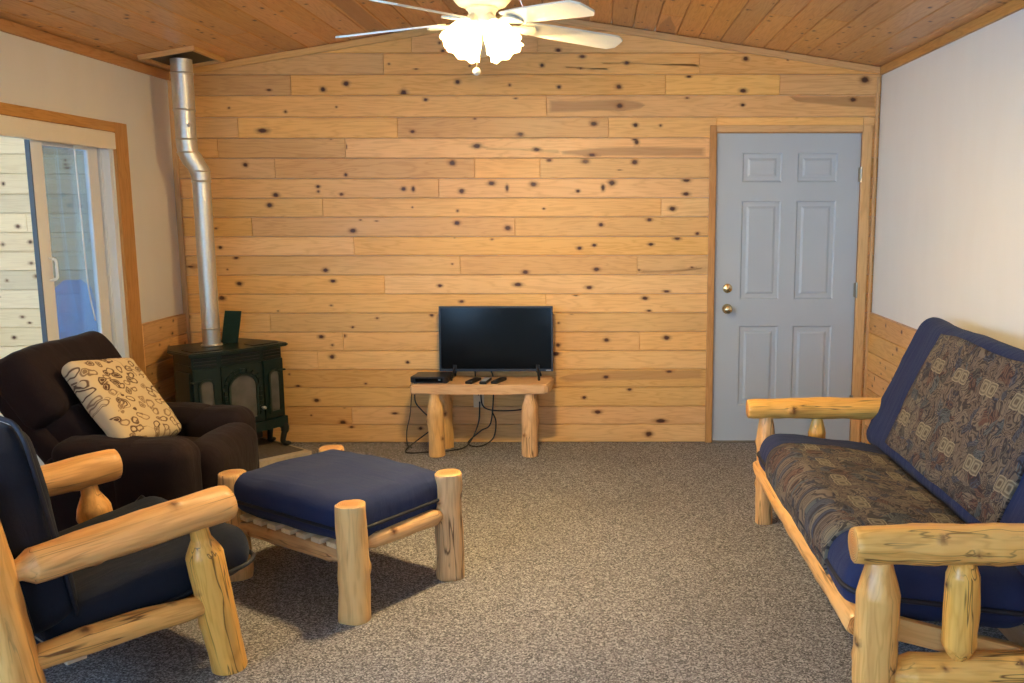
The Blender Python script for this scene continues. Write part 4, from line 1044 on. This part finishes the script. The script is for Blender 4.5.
# wall outlet and cables
ol = empty('wall_outlet', (-.80, D, .30), 'beige wall outlet low on the boards behind the bench', 'outlet')
link('cover_plate', B(-.835, -.765, D-.008, D-.0005, .24, .36, bev=.003), 'plate', ol)
for k, z in enumerate((.275, .325)): link('socket', B(-.815, -.785, D-.011, D-.006, z-.016, z+.016, bev=.002), 'plate', ol)
def cable(label, pts, r=.0045):
    o = link('cable', tube(bmesh.new(), spline(pts, 8), r, 8), 'wire', None, smooth=True)
    return tag(o, label, 'cable', 'black cables under the bench')
cable('black cable looping from the set-top box down to the carpet beyond the bench leg', [(-1.10, 5.70, BT+.012), (-1.19, 5.80, BT-.02), (-1.215, 5.80, .30), (-1.16, 5.79, .22), (-1.06, 5.78, .13), (-1.10, 5.75, .11), (-1.20, 5.66, .045), (-1.245, 5.60, .008), (-1.20, 5.56, .006), (-1.10, 5.58, .006), (-.95, 5.62, .006), (-.86, 5.70, .02), (-.80, 5.78, .14), (-.79, 5.80, .27), (-.795, D-.012, .275)])
cable('thin black cable hanging straight down outside the bench end', [(-1.14, 5.70, BT+.02), (-1.20, 5.82, BT+.01), (-1.235, 5.82, .36), (-1.25, 5.80, .20), (-1.275, 5.80, .09), (-1.26, 5.74, .012), (-1.22, 5.68, .006)], .003)
cable('black power cable from the television to the wall outlet', [(-.80, TVY+.06, BT+.10), (-.815, 5.80, BT+.02), (-.81, 5.805, .40), (-.80, D-.02, .335), (-.80, D-.012, .325)])
cable('black cable hanging in a loop to the floor below the outlet', [(-.74, TVY+.06, BT+.08), (-.70, 5.80, BT), (-.70, 5.80, .30), (-.72, 5.78, .14), (-.78, 5.76, .10), (-.86, 5.74, .03), (-.83, 5.72, .006), (-.76, 5.74, .008), (-.70, 5.78, .05), (-.685, 5.80, .15), (-.71, 5.80, .22)])
cable('black cable running sideways to the far bench leg', [(-.785, 5.822, .36), (-.775, 5.822, .26), (-.72, 5.822, .225), (-.60, 5.822, .22), (-.50, 5.81, .235), (-.42, 5.80, .27)])

# ---- log futon -----------------------------------------------------------
fu = empty('futon', (1.2, 3.4, 0), 'long log futon sofa with a navy mattress along the white wall', 'futon')
YN, YF = 2.50, 4.29; AZ = .577
for k, (y, r) in enumerate(((YN, .057), (YF, .048))):
    sd = 80+10*k
    log('arm', ((.738, .722)[k], y, AZ), (1.63, y, AZ+.004), [(0, r*.96), (.02, r*1.0), (.16, r*1.02), (.26, r*1.15), (.36, r*1.05), (.46, r*1.16), (.54, r*1.04), (1, r)] if k == 0 else [(0, r*.96), (.02, r*1.0), (.3, r*1.05), (.6, r*1.10), (1, r)], fu, 'log', sd, knots=6, rough=1.1)
    log('front_post', (.815, y, 0), (.815, y, AZ-r+.012), [(0, r*1.12*(1, .8)[k]), (.6, r*1.16*(1, .8)[k]), (.80, r*1.12*(1, .85)[k]), (.93, r*.80), (1, r*.66)], fu, 'log', sd+1, knots=5)
    log('middle_post', (1.062, y, .225), (1.062, y, AZ-r+.012), [(0, r*.45), (.06, r*.66), (.14, r*.86), (.5, r*.90), (.84, r*.86), (.95, r*.66), (1, r*.5)] if k == 0 else [(0, r*.5), (.1, r*.8), (.60, r*.85), (.74, r*.92), (1, r*.45)], fu, 'log', sd+2, knots=3)
    log('rear_post', (1.36, y, 0), (1.36, y, AZ-r+.012), [(0, r*1.1), (.72, r*1.1), (.76, r*1.0), (.8, r*.9), (1, r*.8)], fu, 'log', sd+3, knots=4)
    log('low_rail', (.835, y, .178), (1.60, y, .180), [(0, r*.5), (.04, r*.70), (.12, r*1.05), (.95, r*1.05), (1, r*.9)], fu, 'log', sd+4, knots=4)
    yo = y+(.068 if k == 0 else -.068)
    bar('seat_side_board', (.80, yo, .312), (1.34, yo, .170), .070, .028, 'trim', fu, (0, 0, 1))
# bowed front rail: a split log with a flat face
frb = log('front_rail', (.776, YN+.05, .305), (.776, YF-.05, .305), [(0, .036), (.03, .040), (.5, .045), (.97, .040), (1, .036)], fu, 'log', 101, knots=7, rough=1.3)
bar('rear_rail', (1.36, YN+.06, .17), (1.36, YF-.06, .17), .07, .03, 'slat', fu, (0, 0, 1))
for k in range(8):
    y = 2.66+k*.21; bar('seat_slat', (.79, y, .290), (1.33, y, .165), .07, .018, 'slat', fu, (0, 1, 0))
bdz = Vector((.235, 0, .56)).normalized()
for y in (2.72, 3.40, 4.08): bar('back_slat', (1.395, y, .22), (1.62, y, .90), .07, .03, 'slat', fu, (0, 1, 0))
bar('back_rail', (1.60, 2.62, .85), (1.60, 4.17, .85), .07, .03, 'slat', fu, (0, 0, 1))
ymid = (2.585+4.215)/2; Lm = 1.63
tilt = math.atan2(.125, .54)
smt = frame((1.052, ymid, .366), (math.cos(tilt*.55), 0, -math.sin(tilt*.55)), (0, 0, 1))
def seatbm(wr=.006): return soft_bm(.60, Lm, .20, r=.085, n=(12, 34, 3), puff=(0, 0, .14), wr=wr, seed=41)
bkx = Vector((.235, 0, .54)).normalized()      # up the back
bkn = Vector((-bkx.z, 0, bkx.x))               # out of the back, to the room
BH = .69
bmt = frame(Vector((1.302, ymid+.055, .46))+bkx*(BH/2-.05)-bkn*.085, bkx, bkn)
def backfold(p):
    q = Vector(p); t = p.x/(BH/2); q.z += .012*math.sin(p.y*5.2+1)*max(0, t)
    q.x += (-.014*(1-abs(p.y)/(Lm/2))+.006*math.sin(p.y*9))*max(0, t); return q
LB = 1.75
def backbm(wr=.007, fold=backfold): return soft_bm(BH, LB, .185, r=.075, n=(13, 34, 3), puff=(.0, .0, .13), wr=wr, seed=42, fold=fold)
ms = link('seat_mattress', seatbm(), 'navy', fu, smt, smooth=True)
mb = link('back_mattress', backbm(), 'navy', fu, bmt, smooth=True)
link('piping', tube(bmesh.new(), [Vector(p) for p in rrect(.602, Lm+.006, .085, -.015)], .0085, 8, True), 'piping', ms, smt, smooth=True)
# tapestry throw: one cloth lying on the seat and up the back
tw_ = bmesh.new(); uvl = tw_.loops.layers.uv.new('UVMap')
def lay(src, ref, mtx, x0, x1, y0, y1, vofs, zmin):
    src.normal_update(); src.faces.ensure_lookup_table(); cs_ = [f.calc_center_median() for f in ref.faces]; ref.free()
    keep = [src.faces[i] for i, c in enumerate(cs_) if x0 <= c.x <= x1 and y0 <= c.y <= y1 and c.z > zmin]
    hmap = {}; ks = set(keep)
    for f in keep:
        for v in f.verts:
            if v not in hmap: hmap[v] = (tw_.verts.new(mtx @ (v.co+v.normal*.0095)), tw_.verts.new(mtx @ (v.co+v.normal*.0005)), v.co.copy())
    def uvs(face, vs):
        for lp, v in zip(face.loops, vs):
            c = hmap[v][2]; lp[uvl].uv = (c.y+1, c.x+vofs+(-c.z*.6 if c.x < -.2 else 0))
    for f in keep:
        nf = tw_.faces.new([hmap[v][0] for v in f.verts]); uvs(nf, f.verts); nf.smooth = True
        for e in f.edges:
            if sum(1 for g in e.link_faces if g in ks) == 1:
                a, b = e.verts; nf = tw_.faces.new((hmap[a][0], hmap[b][0], hmap[b][1], hmap[a][1])); uvs(nf, (a, b, b, a))
    src.free()
lay(seatbm(), seatbm(0.), smt, -.31, .21, -.56, .514, .0, -.095)
lay(backbm(), backbm(0., None), bmt, -.265, .285, -.612, .517, .80, .01)
th = link('throw', tw_, 'tapestry', None)
tag(th, 'brown and blue tapestry throw spread over the seat and back of the futon', 'throw')

# ---- ceiling fan ---------------------------------------------------------
FX, FY = RIDX+.005, 3.70
fn = empty('ceiling_fan', (FX, FY, RIDZ-.02), 'cream ceiling fan with lit glass shades hanging from the ridge', 'ceiling fan')
FM = Matrix.Translation((FX, FY, 0))
def fl_(name, prof, mat='fanpaint', par=fn, seg=32): return smooth_angle(link(name, lathe(bmesh.new(), prof, seg), mat, par, FM), 45)
fl_('canopy', [(.001, RIDZ-.012), (.07, RIDZ-.02), (.072, RIDZ-.06), (.05, RIDZ-.10), (.02, RIDZ-.11), (.001, RIDZ-.11)])
fl_('downrod', [(.012, RIDZ-.11), (.012, 2.46)])
fl_('motor_housing', [(.001, 2.478), (.035, 2.475), (.075, 2.46), (.118, 2.43), (.122, 2.395), (.118, 2.36), (.095, 2.335), (.075, 2.328), (.001, 2.328)])
fl_('switch_housing', [(.001, 2.329), (.060, 2.329), (.064, 2.318), (.055, 2.31), (.05, 2.285), (.048, 2.262), (.04, 2.25), (.001, 2.246)])
BZ = 2.252
for k in range(5):
    a = math.radians(26+72*k)
    rm = FM @ Matrix.Translation((0, 0, BZ)) @ Matrix.Rotation(a, 4, 'Z') @ Matrix.Scale(.95, 4, (1, 0, 0))
    ir = bmesh.new()
    prismz(ir, [(.07, -.022), (.13, -.014), (.17, -.03), (.215, -.045), (.235, -.02), (.235, .02), (.215, .045), (.17, .03), (.13, .014), (.07, .022)], -.0045, .0035)
    im = rm @ Matrix.Translation((.0, 0, .016)) @ Matrix.Rotation(math.radians(4), 4, 'Y')
    link('blade_iron', ir, 'fanpaint', fn, im @ Matrix.Rotation(math.radians(-7), 4, 'X'))
    bl = bmesh.new()
    pts = [(.175, -.048), (.30, -.058), (.56, -.064), (.608, -.063), (.638, -.036), (.640, 0), (.638, .036), (.608, .063), (.56, .064), (.30, .058), (.175, .048), (.165, 0)]
    prismz(bl, pts, -.003, .004)
    bb = link('blade', bl, 'blade', fn, im @ Matrix.Translation((0, 0, .009)) @ Matrix.Rotation(math.radians(-13), 4, 'X'))
LP = []
for k, (ang, tl) in enumerate(((227, 38), (317, 38), (47, 38), (137, 38))):
    a = math.radians(ang); d = Vector((math.cos(a)*math.sin(math.radians(tl)), math.sin(a)*math.sin(math.radians(tl)), -math.cos(math.radians(tl))))
    neck = Vector((FX, FY, 2.280))+Vector((math.cos(a), math.sin(a), 0))*.040
    m = align(neck, neck+d)
    fit = link('lamp_holder', lathe(bmesh.new(), [(.001, -.03), (.020, -.03), (.024, .0), (.030, .022), (.031, .034), (.001, .034)], 20), 'fanpaint', fn, m, smooth=True)
    sh = bmesh.new(); rings = []
    pr_ = [(.026, .024), (.033, .036), (.048, .056), (.058, .080), (.063, .106), (.067, .128), (.074, .140)]
    for i, (r, z) in enumerate(pr_):
        ring = []
        for q in range(40):
            t = 2*PI*q/40; sc = 1+(.022*math.cos(t*8) if i == len(pr_)-1 else .012*math.cos(t*8) if i == len(pr_)-2 else 0)
            ring.append(sh.verts.new((r*sc*math.cos(t), r*sc*math.sin(t), z+(.005*math.cos(t*8) if i == len(pr_)-1 else 0))))
        rings.append(ring)
    for A, C2 in zip(rings, rings[1:]):
        for q in range(40): sh.faces.new((A[q], A[(q+1) % 40], C2[(q+1) % 40], C2[q]))
    so = link('lamp_shade', sh, 'shade', fn, m, smooth=True); so['label'] = 'glowing white frosted glass shade'
    bu = bmesh.new(); bmesh.ops.create_uvsphere(bu, u_segments=16, v_segments=10, radius=.024, matrix=Matrix.Translation((0, 0, .098))); lathe(bu, [(.012, .03), (.012, .08)], 12)
    link('bulb', bu, 'bulb', so, m, smooth=True)
    md = so.modifiers.new('thick', 'SOLIDIFY'); md.thickness = .003; md.offset = -1
ch = bmesh.new(); cxp, cyp = FX-.022, FY-.03
tube(ch, [(cxp, cyp, 2.252), (cxp, cyp, 2.092)], .0022, 6); pc_ = link('pull_chain', ch, 'brass', fn)
link('chain_ball', (lambda b: (bmesh.ops.create_uvsphere(b, u_segments=18, v_segments=12, radius=.0155, matrix=Matrix.Translation((cxp, cyp, 2.078))), b)[1])(bmesh.new()), 'fanpaint', pc_, smooth=True)

# ================================================================== LIGHT
w = bpy.data.worlds.new('sky'); SC.world = w; w.use_nodes = True
bg = w.node_tree.nodes['Background']; bg.inputs[0].default_value = (.50, .74, 1., 1); bg.inputs[1].default_value = 13.5
def portal(name, loc, sx, sy, rot):
    L = bpy.data.lights.new(name, 'AREA'); L.shape = 'RECTANGLE'; L.size = sx; L.size_y = sy; L.cycles.is_portal = True
    o = bpy.data.objects.new(name, L); COL.objects.link(o); o.location = loc; o.rotation_euler = rot
portal('door_portal', (XL-.13, (OY0+OY1)/2, OZ/2), 1.95, OY1-OY0, (0, -PI/2, 0))
portal('window_portal', (XL-.13, (LW[0]+LW[1])/2, (LW[2]+LW[3])/2), LW[3]-LW[2], LW[1]-LW[0], (0, -PI/2, 0))
for i, q in enumerate(RW):
    portal('window_portal', ((q[0]+q[1])/2, YB-.13, (q[2]+q[3])/2), q[1]-q[0], q[3]-q[2], (PI/2, 0, 0))
SC.view_settings.view_transform = 'Standard'; SC.view_settings.look = 'None'; SC.view_settings.exposure = .72; SC.view_settings.gamma = 1.
SC.view_settings.use_curve_mapping = False
SC.cycles.use_denoising = True
SC.cycles.max_bounces = 10; SC.cycles.diffuse_bounces = 5; SC.cycles.sample_clamp_indirect = 8.
